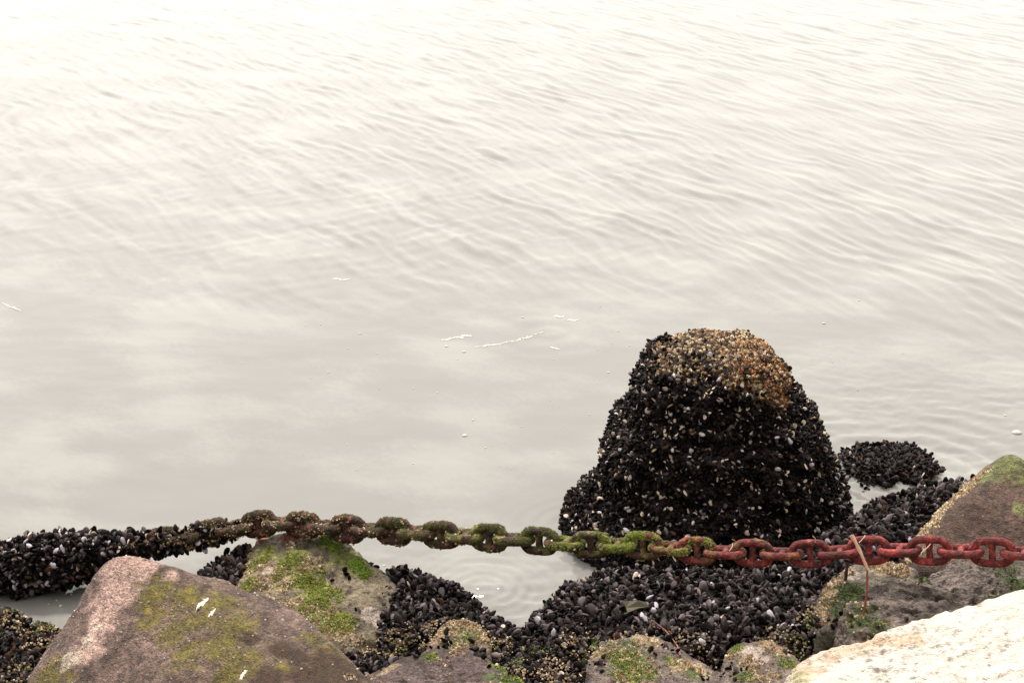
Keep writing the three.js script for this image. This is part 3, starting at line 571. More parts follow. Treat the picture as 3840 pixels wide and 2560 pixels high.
// ------------------------------------------------------------------ scattering on a surface
function scatter(r, perM2, minDist, mask, facing = -0.35) {
  const { pos, nor, index } = r, out = [], cell = minDist, hash = new Map(), a = V(), b = V(), c = V(), e1 = V(), e2 = V(), n = V();
  for (let f = 0; f < index.length; f += 3) {
    a.fromArray(pos, index[f] * 3); b.fromArray(pos, index[f + 1] * 3); c.fromArray(pos, index[f + 2] * 3);
    if (a.y < -0.12 || a.z < -11.5 || a.z > -5.6 || Math.abs(a.x) > 0.46 * -a.z + 0.3) continue;
    n.fromArray(nor, index[f] * 3);
    const vx = -a.x, vy = EYE - a.y, vz = -a.z, l = Math.hypot(vx, vy, vz);
    if ((n.x * vx + n.y * vy + n.z * vz) / l < facing) continue;
    const area = e1.subVectors(b, a).cross(e2.subVectors(c, a)).length() / 2;
    let k = area * perM2; k = Math.floor(k) + (rnd() < k - Math.floor(k) ? 1 : 0);
    while (k-- > 0) {
      let s = rnd(), t = rnd(); if (s + t > 1) { s = 1 - s; t = 1 - t; }
      const p = V(a.x + (b.x - a.x) * s + (c.x - a.x) * t, a.y + (b.y - a.y) * s + (c.y - a.y) * t, a.z + (b.z - a.z) * s + (c.z - a.z) * t);
      if (mask && rnd() > mask(p, n)) continue;
      if (cell > 0) {
        const X = Math.floor(p.x / cell), Y = Math.floor(p.y / cell), Z = Math.floor(p.z / cell); let ok = true;
        for (let i = -1; i <= 1 && ok; i++) for (let j = -1; j <= 1 && ok; j++) for (let q = -1; q <= 1 && ok; q++) { const l2 = hash.get((X + i) * 73856093 ^ (Y + j) * 19349663 ^ (Z + q) * 83492791); if (l2) for (const o of l2) if (o.distanceToSquared(p) < minDist * minDist) { ok = false; break; } }
        if (!ok) continue;
        const key = X * 73856093 ^ Y * 19349663 ^ Z * 83492791; const l3 = hash.get(key); if (l3) l3.push(p); else hash.set(key, [p]);
      }
      out.push({ p, n: n.clone() });
    }
  }
  return out;
}

// ------------------------------------------------------------------ mussels, barnacles, algae
function musselShape(bend, fat) {                                    // 1 long, beak at y = 0
  const T = [[0.1, 0.15, 0.13], [0.36, 0.26, 0.19], [0.7, 0.32, 0.17], [0.93, 0.2, 0.08]], pos = [0, 0, 0], index = [], col = [0.95, 0.9, 0.88];
  for (const [t, w, h] of T) for (let j = 0; j < 6; j++) {
    const a = j / 6 * 2 * Math.PI, cx = bend * Math.sin(t * Math.PI);
    pos.push(cx + Math.cos(a) * w, t, Math.sin(a) * h * fat * 1.15);
    const v = (0.72 + 0.35 * ((Math.sin(t * 17 + bend * 30) + 1) / 2)) * (j % 3 === 0 ? 1.25 : 1); col.push(v, v * 0.99, v);
  }
  const top = pos.length / 3; pos.push(bend * 0.2, 1, 0); col.push(0.9, 0.9, 0.92);
  for (let j = 0; j < 6; j++) { const k = (j + 1) % 6; index.push(0, 1 + k, 1 + j); for (let i = 0; i < 3; i++) { const a = 1 + i * 6 + j, b = 1 + i * 6 + k; index.push(a, b, a + 6, b, b + 6, a + 6); } index.push(top, 19 + j, 19 + k); }
  const g = new THREE.BufferGeometry(); g.setAttribute('position', new THREE.Float32BufferAttribute(pos, 3)); g.setAttribute('color', new THREE.Float32BufferAttribute(col, 3)); g.setIndex(index); g.computeVertexNormals(); return g;
}
const musselShapes = [musselShape(0.05, 1), musselShape(0.1, 0.85), musselShape(0.0, 1.15)];
const musselTones = [[0.003, 0.0016, 0.0016], [0.007, 0.0045, 0.0048], [0.018, 0.012, 0.012], [0.068, 0.053, 0.056], [0.06, 0.026, 0.014], [0.62, 0.5, 0.39], [0.145, 0.12, 0.126], [0.46, 0.42, 0.46]];
const musselMats = musselTones.map(t => { const m = new THREE.MeshPhysicalMaterial({ vertexColors: true, roughness: 0.55, specularIntensity: 0.22 }); m.color.setRGB(...t); return m; });
const musselMat = new THREE.MeshPhysicalMaterial({ vertexColors: true, roughness: 0.55, specularIntensity: 0.22 });
const pick = w => { let t = rnd() * w.reduce((a, b) => a + b, 0); for (let i = 0; i < w.length; i++) { t -= w[i]; if (t < 0) return i; } return 0; };
const mtx = new THREE.Matrix4(), bx = V(), by = V(), bz = V(), ps = V();
function frame(n, tilt, upPull = 0) {                                // by = growth direction, bx across
  const a = rnd() * 2 * Math.PI; bx.set(Math.cos(a), Math.sin(a * 1.7), Math.sin(a)).cross(n).normalize();
  by.copy(n).multiplyScalar(Math.cos(tilt)).addScaledVector(bx, Math.sin(tilt)); by.y += upPull; by.normalize();
  bz.set(rnd() - 0.5, rnd() - 0.5, rnd() - 0.5).cross(by).normalize(); bx.copy(by).cross(bz).normalize();
}
function mussels(r, parent, o, { perM2 = 2600, min = 0.0185, mask, weights = [5, 4, 3, 3, 0.8, 0.3, 1], size = [0.034, 0.06], parts = 300, tilt = [0.25, 1.35] } = {}) {
  const list = scatter(r, perM2, min, mask);
  for (const s of list) {
    s.L = (size[0] * 0.8 + (size[1] * 1.2 - size[0] * 0.8) * Math.pow(rnd(), 1.25)) * (rnd() < 0.06 ? 1.25 : 1); s.tone = pick(weights);
    frame(s.n, rr(...tilt)); ps.copy(s.p).sub(o).addScaledVector(by, -0.22 * s.L);
    s.m = new THREE.Matrix4().makeBasis(bx.clone().multiplyScalar(s.L * rr(0.82, 1.2)), by.clone().multiplyScalar(s.L), bz.clone().multiplyScalar(s.L * (s.tone === 5 ? 0.42 : rr(0.75, 1.15)))).setPosition(ps);
    const v = V().subVectors(eye, s.p), l = v.length(); s.score = s.L / l * clamp(0.3 + s.n.dot(v) / l) * shows(s.p);
  }
  list.sort((a, b) => b.score - a.score);
  list.forEach((s, i) => { if (i < parts && s.score > 0) { const m = new THREE.Mesh(musselShapes[i % 3], musselMats[s.tone]); m.name = 'mussel'; m.castShadow = m.receiveShadow = true; m.applyMatrix4(s.m); parent.add(m); s.done = true; } });
  const rest = list.filter(s => !s.done); if (!rest.length) return list;
  const im = new THREE.InstancedMesh(musselShapes[0], musselMat, rest.length), c = new THREE.Color();
  rest.forEach((s, i) => { im.setMatrixAt(i, s.m); const t = musselTones[s.tone], q = rr(0.75, 1.25); im.setColorAt(i, c.setRGB(t[0] * q, t[1] * q, t[2] * q)); });
  im.name = 'mussels'; im.userData.kind = 'stuff'; im.castShadow = im.receiveShadow = true; parent.add(im); return list;
}
const barnacleShape = (() => {
  const S = 7, rings = [[1, -0.15], [0.82, 0.45], [0.55, 0.85], [0.36, 0.8], [0.2, 0.45]], pos = [], col = [], index = [];
  rings.forEach(([r, y], i) => { for (let j = 0; j < S; j++) { const a = j / S * 2 * Math.PI, q = r * (1 + (i < 3 ? 0.1 * (j % 2) : 0)); pos.push(Math.cos(a) * q, y, Math.sin(a) * q); const v = i < 3 ? 0.8 + 0.25 * (j % 2) : 0.18; col.push(v, v * (i < 3 ? 1 : 0.7), v * (i < 3 ? 1 : 0.55)); } });
  for (let i = 0; i < 4; i++) for (let j = 0; j < S; j++) { const a = i * S + j, b = i * S + (j + 1) % S; index.push(a, a + S, b, b, a + S, b + S); }
  const g = new THREE.BufferGeometry(); g.setAttribute('position', new THREE.Float32BufferAttribute(pos, 3)); g.setAttribute('color', new THREE.Float32BufferAttribute(col, 3)); g.setIndex(index); g.computeVertexNormals(); return g;
})();
const barnacleMat = vc({ roughness: 0.8 }), algaMat = new THREE.MeshStandardMaterial({ roughness: 0.8, side: THREE.DoubleSide });
function barnacles(r, parent, o, { perM2 = 5000, min = 0.008, mask, lift = 0, size = [0.0035, 0.0085], tones = [[0.42, 0.3, 0.17], [0.3, 0.19, 0.09], [0.55, 0.45, 0.32], [0.2, 0.12, 0.06]] } = {}) {
  const list = scatter(r, perM2, min, mask, -0.2); if (!list.length) return;
  const im = new THREE.InstancedMesh(barnacleShape, barnacleMat, list.length), c = new THREE.Color();
  list.forEach((s, i) => { const L = rr(...size); frame(s.n, rr(0, 0.5)); ps.copy(s.p).sub(o).addScaledVector(s.n, lift * rr(0.75, 1)); mtx.makeBasis(bx.multiplyScalar(L), by.multiplyScalar(L * rr(0.9, 1.5)), bz.multiplyScalar(L)).setPosition(ps); im.setMatrixAt(i, mtx); const t = tones[Math.floor(rnd() * tones.length)], q = rr(0.7, 1.25); im.setColorAt(i, c.setRGB(t[0] * q, t[1] * q, t[2] * q)); });
  im.name = 'barnacles'; im.userData.kind = 'stuff'; im.castShadow = im.receiveShadow = true; parent.add(im);
}
const algaShape = (() => {
  const pos = [], index = []; let k = 0; const R = [0.1, 0.55, 0.9, 0.3, 0.75];
  for (let b = 0; b < 5; b++) { const a = b * 2.4, l = 0.7 + 0.6 * R[b], dx = Math.cos(a), dz = Math.sin(a), w = 0.16; pos.push(-dz * w, -0.2, dx * w, dz * w, -0.2, -dx * w, dx * l * 0.5 - dz * w, l * 0.6, dz * l * 0.5 + dx * w, dx * l * 0.5 + dz * w, l * 0.6, dz * l * 0.5 - dx * w, dx * l * 1.1, l * 0.62, dz * l * 1.1); index.push(k, k + 1, k + 2, k + 1, k + 3, k + 2, k + 2, k + 3, k + 4); k += 5; }
  const g = new THREE.BufferGeometry(); g.setAttribute('position', new THREE.Float32BufferAttribute(pos, 3)); g.setIndex(index); g.computeVertexNormals(); return g;
})();
function algae(r, parent, o, { perM2 = 9000, mask, lift = 0, size = [0.006, 0.014], tone = [0.16, 0.2, 0.025] } = {}) {
  const list = scatter(r, perM2, 0, mask, -0.2); if (!list.length) return;
  const im = new THREE.InstancedMesh(algaShape, algaMat, list.length), c = new THREE.Color();
  list.forEach((s, i) => { const L = rr(...size); frame(s.n, rr(0, 0.9)); ps.copy(s.p).sub(o).addScaledVector(s.n, lift * rr(0.7, 1)); mtx.makeBasis(bx.multiplyScalar(L), by.multiplyScalar(L), bz.multiplyScalar(L)).setPosition(ps); im.setMatrixAt(i, mtx); const q = rr(0.5, 1.4), y = rr(0.85, 1.3); im.setColorAt(i, c.setRGB(tone[0] * q * y, tone[1] * q, tone[2] * q)); });
  im.name = 'algae'; im.userData.kind = 'stuff'; im.castShadow = im.receiveShadow = true; parent.add(im);
}
let patchNo = 0;
const patch = (rock, list, rag = 0.8, f = 9) => { const s = list.map(([px, py, r]) => [surf(rock, px, py), r]), w = 3.7 * ++patchNo; return p => smooth(0.05, 0.4, near(s, p.x, p.y, p.z, rag * (fbm(p.x * f + w, p.y * f, p.z * f, 4) + 1.1 * fbm(p.x * 24 + w, p.y * 24, p.z * 24, 3)) - 0.12)); };
const clothe = (rock, fn) => fn(rock, rock.group, rock.group.position);

clothe(tall, (r, g, o) => {
  mussels(r, g, o, { perM2: 4000, min: 0.015, size: [0.025, 0.044], weights: [15, 4, 1.2, 0.8, 0.6, 2.0, 0.7, 0.7], mask: p => smooth(0.07, -0.05, crown(p.x, p.y, p.z)) + 0.012 });
  const cap = p => smooth(-0.05, 0.07, crown(p.x, p.y, p.z)) * (0.55 + 0.45 * smooth(-0.2, 0.1, fbm(p.x * 13, p.y * 13, p.z * 13, 3)));
  barnacles(r, g, o, { perM2: 7000, min: 0.0115, size: [0.004, 0.0135], tones: [[0.34, 0.2, 0.09], [0.5, 0.36, 0.2], [0.05, 0.022, 0.01], [0.62, 0.52, 0.38], [0.025, 0.012, 0.008], [0.04, 0.02, 0.01], [0.16, 0.08, 0.035]], mask: p => cap(p) * (p.x < 1.45 + 0.25 * nz(p.x * 9, p.y * 9, p.z * 9) || p.y > 1.36 ? 1 : 0.15) });
  barnacles(r, g, o, { perM2: 6500, min: 0.0115, size: [0.004, 0.012], tones: [[0.34, 0.13, 0.03], [0.45, 0.21, 0.06], [0.09, 0.03, 0.01], [0.05, 0.02, 0.008], [0.55, 0.4, 0.22], [0.2, 0.07, 0.018]], mask: p => cap(p) * smooth(1.3, 1.55, p.x) });
});
clothe(islet, (r, g, o) => mussels(r, g, o, { size: [0.03, 0.05], weights: [7, 5, 3, 1.5, 0.6, 0.2, 0.4] }));
clothe(pebble, (r, g, o) => mussels(r, g, o, { perM2: 9000, min: 0.013, size: [0.03, 0.045], parts: 60 }));
clothe(bank, (r, g, o) => { mussels(r, g, o, { weights: [6, 4, 2.5, 4, 0.6, 0.4, 2, 0.5] }); });
clothe(mound, (r, g, o) => { mussels(r, g, o, { perM2: 3200, min: 0.0165, size: [0.032, 0.058], weights: [8, 4, 2.5, 6, 0.4, 0.2, 3, 0.25] }); barnacles(r, g, o, { perM2: 2600, lift: 0.03, size: [0.004, 0.008], mask: patch(r, [[3080, 2330, 0.22], [2950, 2420, 0.2], [2350, 2420, 0.2], [2150, 2450, 0.2], [2600, 2430, 0.2]]) }); algae(r, g, o, { perM2: 2200, lift: 0.026, mask: patch(r, [[3090, 2330, 0.14], [2980, 2420, 0.12], [2200, 2450, 0.15]]) }); });
clothe(slope, (r, g, o) => { mussels(r, g, o, { perM2: 3200, min: 0.0165, size: [0.032, 0.056], weights: [8, 4, 2.5, 5, 0.4, 0.15, 2, 0.1] }); barnacles(r, g, o, { perM2: 2600, lift: 0.03, size: [0.004, 0.008], mask: patch(r, [[1480, 2420, 0.2], [1650, 2430, 0.2], [1850, 2430, 0.2], [1400, 2360, 0.1]]) }); algae(r, g, o, { perM2: 2500, lift: 0.026, mask: patch(r, [[1500, 2430, 0.12], [1800, 2440, 0.16], [1360, 2220, 0.06], [1370, 2300, 0.06]]) }); });
clothe(knob, (r, g, o) => { mussels(r, g, o, { size: [0.036, 0.06], weights: [2, 3, 4, 5, 1.4, 0.4, 1.6] }); });
clothe(corner, (r, g, o) => { mussels(r, g, o, { size: [0.028, 0.048], weights: [5, 5, 4, 2, 0.8, 0.2, 0.6] }); barnacles(r, g, o, { perM2: 4200, lift: 0.028, mask: p => smooth(-0.1, 0.2, fbm(p.x * 7, p.y * 7, p.z * 7, 3)) }); algae(r, g, o, { perM2: 5000, lift: 0.024, tone: [0.1, 0.12, 0.018], mask: p => smooth(0.1, 0.3, fbm(p.x * 6 + 3, p.y * 6, p.z * 6, 3)) }); });
clothe(wedge, (r, g, o) => {
  const rim = patch(r, [[3600, 1850, 0.1], [3540, 1905, 0.1], [3500, 1960, 0.09], [3450, 2020, 0.09], [3425, 2080, 0.08], [3660, 1800, 0.07], [3700, 1765, 0.05]]);
  barnacles(r, g, o, { perM2: 9000, mask: rim, size: [0.005, 0.01], tones: [[0.45, 0.33, 0.19], [0.3, 0.18, 0.08], [0.6, 0.5, 0.36]] });
  mussels(r, g, o, { perM2: 1500, parts: 60, mask: patch(r, [[3560, 1850, 0.06], [3620, 1800, 0.05], [3650, 1785, 0.03]]) });
});
clothe(pointed, (r, g, o) => {
  const gm = patch(r, [[1090, 2110, 0.15], [1140, 2180, 0.15], [1200, 2250, 0.13], [960, 2110, 0.1], [1260, 2340, 0.12], [1200, 2300, 0.13], [930, 2190, 0.07], [1000, 2070, 0.08]], 1.1), lush = patch(r, [[1225, 2025, 0.05], [1260, 2050, 0.06], [1300, 2085, 0.07], [1340, 2120, 0.06], [1365, 2150, 0.045]], 0.5);
  algae(r, g, o, { perM2: 26000, mask: lush, size: [0.01, 0.024], tone: [0.15, 0.24, 0.02] });
  algae(r, g, o, { perM2: 12000, mask: gm, tone: [0.17, 0.2, 0.022] });
  const bm = patch(r, [[960, 2120, 0.11], [920, 2190, 0.1], [1030, 2150, 0.11], [1060, 2200, 0.1], [1000, 2260, 0.12], [1100, 2270, 0.13], [1200, 2300, 0.12], [1280, 2380, 0.12], [1150, 2130, 0.11], [1330, 2400, 0.08], [1090, 2040, 0.06], [1180, 2330, 0.12]], 1.3);
  barnacles(r, g, o, { perM2: 8000, mask: bm, size: [0.0045, 0.009] });
  mussels(r, g, o, { perM2: 2500, parts: 120, size: [0.03, 0.05], mask: patch(r, [[1290, 2140, 0.05], [1315, 2155, 0.04], [1250, 2175, 0.02], [1350, 2290, 0.035], [1395, 2110, 0.05], [900, 2120, 0.05], [1085, 2140, 0.02]], 0.3) });
});
clothe(hump, (r, g, o) => { barnacles(r, g, o, { perM2: 8000, size: [0.005, 0.009], mask: patch(r, [[1720, 2335, 0.12], [1650, 2380, 0.1], [1820, 2390, 0.08], [1700, 2420, 0.1]], 1.2) }); algae(r, g, o, { perM2: 4000, mask: patch(r, [[1750, 2385, 0.08], [1690, 2420, 0.08]]) }); mussels(r, g, o, { perM2: 1200, parts: 80, mask: patch(r, [[1680, 2440, 0.12], [1800, 2450, 0.12], [1680, 2390, 0.04]]) }); });
clothe(mossy, (r, g, o) => {
  barnacles(r, g, o, { perM2: 4200, size: [0.005, 0.01], mask: patch(r, [[2430, 2410, 0.1], [2260, 2450, 0.08], [2320, 2450, 0.1], [2400, 2500, 0.14], [2540, 2490, 0.1], [2620, 2510, 0.1], [2350, 2540, 0.12]], 1.2) });
  algae(r, g, o, { perM2: 7000, mask: patch(r, [[2350, 2470, 0.12], [2390, 2520, 0.12], [2300, 2450, 0.08], [2520, 2480, 0.06]], 1.1) });
  mussels(r, g, o, { perM2: 1500, parts: 120, size: [0.026, 0.042], mask: patch(r, [[2500, 2430, 0.09], [2440, 2440, 0.05], [2230, 2490, 0.09], [2640, 2540, 0.05]], 0.8) });
});
clothe(paleHump, (r, g, o) => { barnacles(r, g, o, { perM2: 5000, size: [0.005, 0.009], mask: patch(r, [[2870, 2410, 0.08], [2800, 2490, 0.1], [2930, 2440, 0.08], [2750, 2450, 0.07], [2860, 2540, 0.1]], 1.2) }); algae(r, g, o, { perM2: 5000, mask: patch(r, [[2750, 2430, 0.07], [2960, 2490, 0.07], [2800, 2540, 0.07]], 1) }); mussels(r, g, o, { perM2: 1200, parts: 60, size: [0.024, 0.04], mask: patch(r, [[2760, 2520, 0.09], [2960, 2450, 0.05]]) }); });
clothe(lichenRock, (r, g, o) => { barnacles(r, g, o, { perM2: 7000, size: [0.005, 0.01], mask: patch(r, [[3130, 2180, 0.08], [3105, 2240, 0.09], [3300, 2130, 0.09], [3380, 2140, 0.08], [3090, 2300, 0.09], [3160, 2130, 0.06]], 1) }); algae(r, g, o, { perM2: 9000, tone: [0.05, 0.075, 0.012], mask: patch(r, [[3190, 2220, 0.09], [3160, 2290, 0.09], [3230, 2250, 0.07], [3120, 2250, 0.05]], 0.9) }); mussels(r, g, o, { perM2: 1500, parts: 80, mask: patch(r, [[3070, 2340, 0.1], [3150, 2340, 0.08]]) }); });
clothe(pitted, (r, g, o) => { algae(r, g, o, { perM2: 6000, size: [0.005, 0.011], tone: [0.06, 0.09, 0.013], mask: patch(r, [[3780, 2150, 0.12], [3830, 2210, 0.14], [3740, 2260, 0.09], [3230, 2320, 0.1], [3300, 2350, 0.08]], 1.1) }); barnacles(r, g, o, { perM2: 1500, mask: patch(r, [[3220, 2300, 0.12], [3260, 2380, 0.12], [3400, 2170, 0.08]], 1) }); });
clothe(flat, (r, g, o) => { barnacles(r, g, o, { perM2: 500, size: [0.006, 0.011], mask: p => smooth(0, 0.3, fbm(p.x * 5, p.y * 5, p.z * 5, 3)) }); algae(r, g, o, { perM2: 6000, mask: patch(r, [[1930, 2545, 0.11], [1860, 2500, 0.06], [1620, 2462, 0.06]], 1) }); mussels(r, g, o, { perM2: 1600, parts: 100, size: [0.025, 0.045], mask: patch(r, [[1850, 2470, 0.09], [1920, 2510, 0.07], [1560, 2455, 0.06], [1420, 2490, 0.06]], 0.8) }); });
clothe(smoothBoulder, (r, g, o) => { barnacles(r, g, o, { perM2: 60, size: [0.004, 0.007], tones: [[0.55, 0.48, 0.4]] }); barnacles(r, g, o, { perM2: 4000, mask: patch(r, [[175, 2500, 0.05], [215, 2470, 0.04], [1310, 2540, 0.05]], 1) }); });
{ // shells on the bed between the rocks
  shore.pos && mussels(shore, shore.group, V(0, 0, 0), { perM2: 2800, size: [0.03, 0.058], weights: [5, 4, 3, 3, 0.8, 0.3, 1], mask: p => p.z > -8.1 && p.y > -0.06 ? 1 : 0 });
  barnacles(shore, shore.group, V(0, 0, 0), { perM2: 2600, lift: 0.03, mask: p => p.z > -7.4 ? smooth(0, 0.25, fbm(p.x * 4, p.y * 4, p.z * 4, 3)) : 0 });
  algae(shore, shore.group, V(0, 0, 0), { perM2: 3500, lift: 0.026, tone: [0.1, 0.13, 0.02], mask: p => p.z > -7.4 ? smooth(0.12, 0.3, fbm(p.x * 3.5 + 7, p.y * 4, p.z * 3.5, 3)) : 0 });
}
// growth on the chain
mussels(clump, chainGroup, co, { perM2: 4200, min: 0.013, size: [0.034, 0.06], weights: [8, 4, 2, 2.5, 0.6, 0.6, 1.6, 1.2], mask: p => { const px = project(p)[0] / 1.6327; return px < 330 ? 1 : 0.75 - 0.5 * smooth(330, 560, px); } });
barnacles(clump, chainGroup, co, { perM2: 5000, lift: 0.012, mask: p => { const px = project(p)[0] / 1.6327; return smooth(330, 460, px) * 0.8; } });
algae(clump, chainGroup, co, { perM2: 9000, size: [0.007, 0.014], tone: [0.055, 0.065, 0.016], mask: p => { const px = project(p)[0] / 1.6327; return smooth(240, 420, px) * smooth(0.02, 0.2, fbm(p.x * 8, p.y * 8, p.z * 8, 3) + 0.05); } });
for (const l of links) {
  const z = V(0, 0, 0), sub = { pos: l.pos, nor: l.nor, index: l.index }, px = l.px;
  if (px < 1320) barnacles(sub, l.mesh, l.p, { perM2: px < 720 ? 7000 : 3200, size: [0.004, 0.0075], mask: p => smooth(-0.1, 0.25, fbm(p.x * 12, p.y * 12, p.z * 12, 3)) * (1 - 0.8 * smooth(800, 1300, px)) });
  const topness = p => clamp(0.5 + (p.y - l.p.y) * 14);
  if (px < 1640) algae(sub, l.mesh, l.p, { perM2: px > 1100 ? 30000 : 14000, size: [0.0035, 0.0075], tone: px > 1250 ? [0.24, 0.31, 0.05] : px > 850 ? [0.11, 0.13, 0.035] : [0.08, 0.085, 0.03], mask: p => topness(p) * smooth(-0.12, 0.15, fbm(p.x * 11 + 4, p.y * 11, p.z * 11, 3) - (px > 1560 ? 0.15 : 0)) });
}

// ------------------------------------------------------------------ stalks, foam and other small things
function stalk(pts, r0, r1, seg = 40, nR = 7) {
  const cv = new THREE.CatmullRomCurve3(pts, false, 'catmullrom', 0.25), fr = cv.computeFrenetFrames(seg), pos = [], index = [];
  for (let i = 0; i <= seg; i++) { const p = cv.getPointAt(i / seg), r = r0 + (r1 - r0) * i / seg; for (let j = 0; j < nR; j++) { const a = j / nR * 2 * Math.PI, q = r * (1 + 0.15 * Math.sin(j * 2.3 + i * 0.4)); pos.push(p.x + (fr.normals[i].x * Math.cos(a) + fr.binormals[i].x * Math.sin(a)) * q, p.y + (fr.normals[i].y * Math.cos(a) + fr.binormals[i].y * Math.sin(a)) * q, p.z + (fr.normals[i].z * Math.cos(a) + fr.binormals[i].z * Math.sin(a)) * q); } }
  for (let i = 0; i < seg; i++) for (let j = 0; j < nR; j++) { const a = i * nR + j, b = i * nR + (j + 1) % nR, c = a + nR, d = b + nR; index.push(a, b, c, b, d, c); }
  const g = new THREE.BufferGeometry(); g.setAttribute('position', new THREE.Float32BufferAttribute(pos, 3)); g.setIndex(index); g.computeVertexNormals(); return g;
}
const straw = (r, g, b) => { const m = new THREE.MeshStandardMaterial({ roughness: 0.7 }); m.color.setRGB(r, g, b); return m; };
const rel = (pts, o) => pts.map(p => p.clone().sub(o));
{ // the broken reed leaning on the chain
  const foot = P(3222, 2392, 6.75), o = foot.clone(), g = thing('reed', 'bent dry orange reed stalk broken over the rusty chain', 'reed', o);
  part('stem', stalk(rel([foot, P(3240, 2300, 6.74), P(3252, 2220, 6.73), P(3254, 2130, 6.72)], o), 0.0045, 0.0055), straw(0.24, 0.06, 0.03), g);
  part('broken_end', stalk(rel([P(3256, 2136, 6.715), P(3232, 2080, 6.72), P(3208, 2030, 6.74), P(3194, 2006, 6.75)], o), 0.0065, 0.0105), straw(0.62, 0.36, 0.26), g);
  const f2 = P(3166, 2216, 7.25), g2 = thing('reed', 'short dark upright reed stub standing behind the chain', 'reed', f2);
  part('stem', stalk(rel([f2, P(3172, 2170, 7.25), P(3180, 2108, 7.26)], f2), 0.009, 0.009), straw(0.06, 0.018, 0.012), g2);
}
{ const a = surf(mossy, 2550, 2462).add(V(0, 0.01, 0)), o = a.clone(), g = thing('dry_twig', 'thin curved reddish dry twig lying over the mussel mound', 'twig', o);
  part('stem', stalk(rel([a, P(2540, 2420, 7.0), P(2500, 2368, 7.1), P(2460, 2335, 7.25), P(2418, 2308, 7.4)], o), 0.0045, 0.002), straw(0.3, 0.11, 0.07), g);
  part('shoot', stalk(rel([P(2500, 2368, 7.1), P(2465, 2352, 7.2), P(2415, 2355, 7.3)], o), 0.0022, 0.0012), straw(0.22, 0.08, 0.05), g);
  part('shoot', stalk(rel([P(2536, 2412, 7.0), P(2520, 2392, 7.05), P(2505, 2390, 7.08)], o), 0.002, 0.001), straw(0.3, 0.12, 0.08), g); }
{ const c = surf(mound, 2380, 2300).add(V(0, 0.045, 0)), sh = new THREE.Shape([[-0.075, 0.03], [-0.03, 0.035], [0.02, 0.028], [0.065, 0.02], [0.075, -0.005], [0.02, -0.02], [-0.02, -0.03], [-0.045, -0.038], [-0.05, -0.005]].map(q => new THREE.Vector2(...q)));
  const geo = new THREE.ExtrudeGeometry(sh, { depth: 0.006, bevelEnabled: true, bevelSize: 0.002, bevelThickness: 0.002, bevelSegments: 1 });
  const p = geo.attributes.position; for (let i = 0; i < p.count; i++) p.setZ(i, p.getZ(i) + 0.012 * Math.sin(p.getX(i) * 40) + 4 * p.getY(i) * p.getY(i)); geo.rotateX(-1.1); geo.computeVertexNormals();
  const m = part('dead_leaf', geo, straw(0.075, 0.058, 0.032), scene); m.position.copy(c); m.userData = { label: 'olive-brown scrap of dead weed lying on the mussel mound', category: 'leaf' }; m.name = numbered('dead_leaf'); }
const hairs = [[[2748, 2036], [2736, 2066], 'thin pale straw caught on the chain where its rust turns brown'], [[3058, 2035], [3048, 2010], 'short white straw stuck in the rusty chain left of the reed'], [[3246, 2006], [3222, 2035], 'thin curved pale straw on the chain beside the reed'], [[3492, 2038], [3455, 2074], 'crossed pale straw wedged at a chain stud near the right edge']];
for (const [[x0, y0], [x1, y1], label] of hairs) {
  const d0 = chainDepth(x0 / 1.6327), a = PZ(x0 / 1.6327, y0 / 1.6327, d0 - 0.03), b = PZ(x1 / 1.6327, y1 / 1.6327, d0 - 0.05), mid = a.clone().lerp(b, 0.5).add(V(0.008, 0.006, 0));
  const m = part('straw', stalk(rel([a, mid, b], b), 0.0018, 0.0028, 10, 5), straw(0.6, 0.42, 0.3), scene); m.position.copy(b); m.name = numbered('straw'); m.userData = { label, category: 'straw', group: 'straws caught on the chain' };
}
{ // bird droppings on the smooth boulder: dried white crust
  const spots = [[757, 2262, 0.022, 0.05, 'long white dropping splash high on the smooth boulder'], [792, 2300, 0.013, 0.026, 'small white dropping splash beside the long one on the smooth boulder'], [912, 2535, 0.014, 0.03, 'white dropping splash at the bottom edge of the smooth boulder']];
  for (const [px, py, w, h, label] of spots) {
    let best = null, bd = 1e9; const r = smoothBoulder; for (let i = 0; i < r.pos.length / 3; i++) { const q = Math.hypot(r.proj[i * 3] - px, r.proj[i * 3 + 1] - py) + (r.nor[i * 3 + 2] < -0.2 ? 99 : 0); if (q < bd) { bd = q; best = i; } }
    const c = V().fromArray(r.pos, best * 3), n = V().fromArray(r.nor, best * 3), ux = V(1, 0, 0).addScaledVector(n, -n.x).normalize(), uy = n.clone().cross(ux).normalize();
    const pos = [0, 0.004, 0].slice(0, 0), index = [], S = 48; pos.push(n.x * 0.004, n.y * 0.004, n.z * 0.004);
    for (let i = 0; i < S; i++) { const a = i / S * 2 * Math.PI, q = 1 + 1.7 * fbm(Math.cos(a) * 2.6 + px, Math.sin(a) * 2.6, 2.2, 4), X = Math.cos(a) * w * 0.75 * q + Math.sin(a) * w * 0.9, Y = Math.sin(a) * h * q; for (const [f, e] of [[0.9, 0.003], [1, -0.006]]) { const v = ux.clone().multiplyScalar(X * f).addScaledVector(uy, Y * f).addScaledVector(n, e); pos.push(v.x, v.y, v.z); } }
    for (let i = 0; i < S; i++) { const a = 1 + 2 * i, b = 1 + 2 * ((i + 1) % S); index.push(0, a, b, a, a + 1, b, b, a + 1, b + 1); }
    const g = new THREE.BufferGeometry(); g.setAttribute('position', new THREE.Float32BufferAttribute(pos, 3)); g.setIndex(index); g.computeVertexNormals();
    const m = part(numbered('bird_dropping'), g, straw(0.62, 0.58, 0.5), scene); m.position.copy(c); m.userData = { label, category: 'dropping' };
  }
}
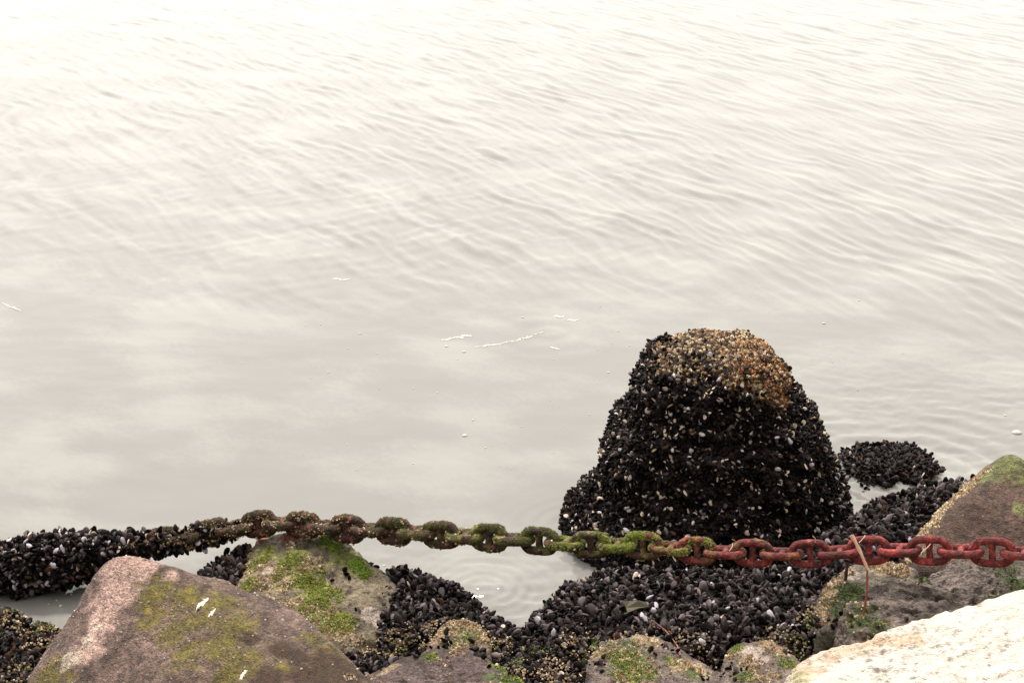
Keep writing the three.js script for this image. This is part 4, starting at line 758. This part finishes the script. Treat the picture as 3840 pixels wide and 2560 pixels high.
{ // foam on the water
  const foamMat = new THREE.MeshStandardMaterial({ roughness: 0.6 }); foamMat.color.setRGB(0.42, 0.4, 0.375);
  const bubble = new THREE.SphereGeometry(1, 7, 4);
  const blob = (px, py, wpx, dm, tilt, seed) => {                      // a raft of small bubbles strung along a streak
    const c = W(px, py), w = wpx / FOCAL * Math.hypot(c.z, EYE) / 2, list = [], n = Math.round(50 + w * 260);
    for (let i = 0; i < n; i++) {
      const t = rr(-1, 1), u = (rnd() + rnd() - 1) * (1 - t * t) * (0.6 + 0.9 * Math.abs(nz(t * 3, seed, 1))), x = t * w + rr(-0.01, 0.01), z = u * dm - tilt * x + 0.3 * dm * Math.sin(t * 4 + seed);
      const r = rr(0.004, 0.013) * (1 - 0.5 * t * t), g = bubble.clone(); g.scale(r * 1.3, r * 0.35, r); g.translate(x, waterHeight(c.x + x, -c.z - z) - waterHeight(c.x, -c.z) + 0.001, z); list.push(g);
    }
    c.y = waterHeight(c.x, -c.z); return [mergeGeometries(list), c];
  };
  const patches = [[1280, 1047, 74, 0.05, 0, 1, 'lone white foam patch in the middle of the calm water'], [1960, 1268, 175, 0.05, 0.75, 2, 'longest white foam streak at the centre of the water'], [1830, 1297, 110, 0.035, 0.3, 3, 'white foam streak just left of the longest streak'], [1700, 1270, 90, 0.05, 0.3, 4, 'broken foam fleck at the left end of the foam streaks'], [1745, 1262, 50, 0.035, 0.3, 5, 'small foam fleck above the left end of the foam streaks'], [2095, 1188, 40, 0.03, 0, 6, 'small foam fleck above the right end of the longest streak'], [2148, 1202, 46, 0.03, 0.1, 7, 'small rightmost foam fleck of the streaks, above the tall boulder'], [2080, 1305, 34, 0.015, -0.7, 8, 'thin foam fleck below the right end of the longest streak'], [40, 1152, 110, 0.03, -0.9, 9, 'thin foam streak on a ripple at the left edge']];
  for (const [px, py, w, dm, tilt, seed, label] of patches) { const [g, c] = blob(px, py, w, dm, tilt, seed); const m = part(numbered('foam_patch'), g, foamMat, scene); m.position.copy(c); m.userData = { label, category: 'foam', group: 'foam on the water' }; }
  const dots = []; const named = [[1350, 1252, 9], [1773, 1575, 10], [1742, 1633, 18], [1960, 1190, 9], [2318, 1242, 9], [3090, 1213, 13], [3222, 1126, 8], [3815, 1622, 32], [3773, 1555, 10], [2282, 1396, 10], [1674, 1300, 12], [1740, 1320, 13], [1305, 1307, 6], [1715, 1350, 6], [1820, 1678, 8], [1640, 1470, 7], [1230, 1395, 8], [1336, 1763, 6], [1548, 1740, 7], [210, 2250, 7], [225, 2272, 12], [265, 2230, 8], [288, 2328, 14], [180, 2262, 6], [1440, 2118, 10], [1860, 2170, 7]];
  for (const q of named) dots.push(q);
  for (let i = 0; i < 70; i++) dots.push([rr(900, 3800), rr(1150, 1780), rr(3, 6.5)]);
  const sp = new THREE.SphereGeometry(1, 8, 5), im = new THREE.InstancedMesh(sp, foamMat, dots.length);
  dots.forEach(([px, py, s], i) => { const c = W(px, py), r = s / FOCAL * Math.hypot(c.z, EYE) / 1.6; mtx.makeScale(r, r * 0.5, r * 0.8).setPosition(c.x, waterHeight(c.x, -c.z) + 0.001, c.z); im.setMatrixAt(i, mtx); });
  im.name = 'foam_bubbles'; im.userData = { kind: 'stuff', label: 'scattered white foam bubbles floating on the water', category: 'foam' }; im.castShadow = im.receiveShadow = true; scene.add(im);
}
renderer.render(scene, camera);
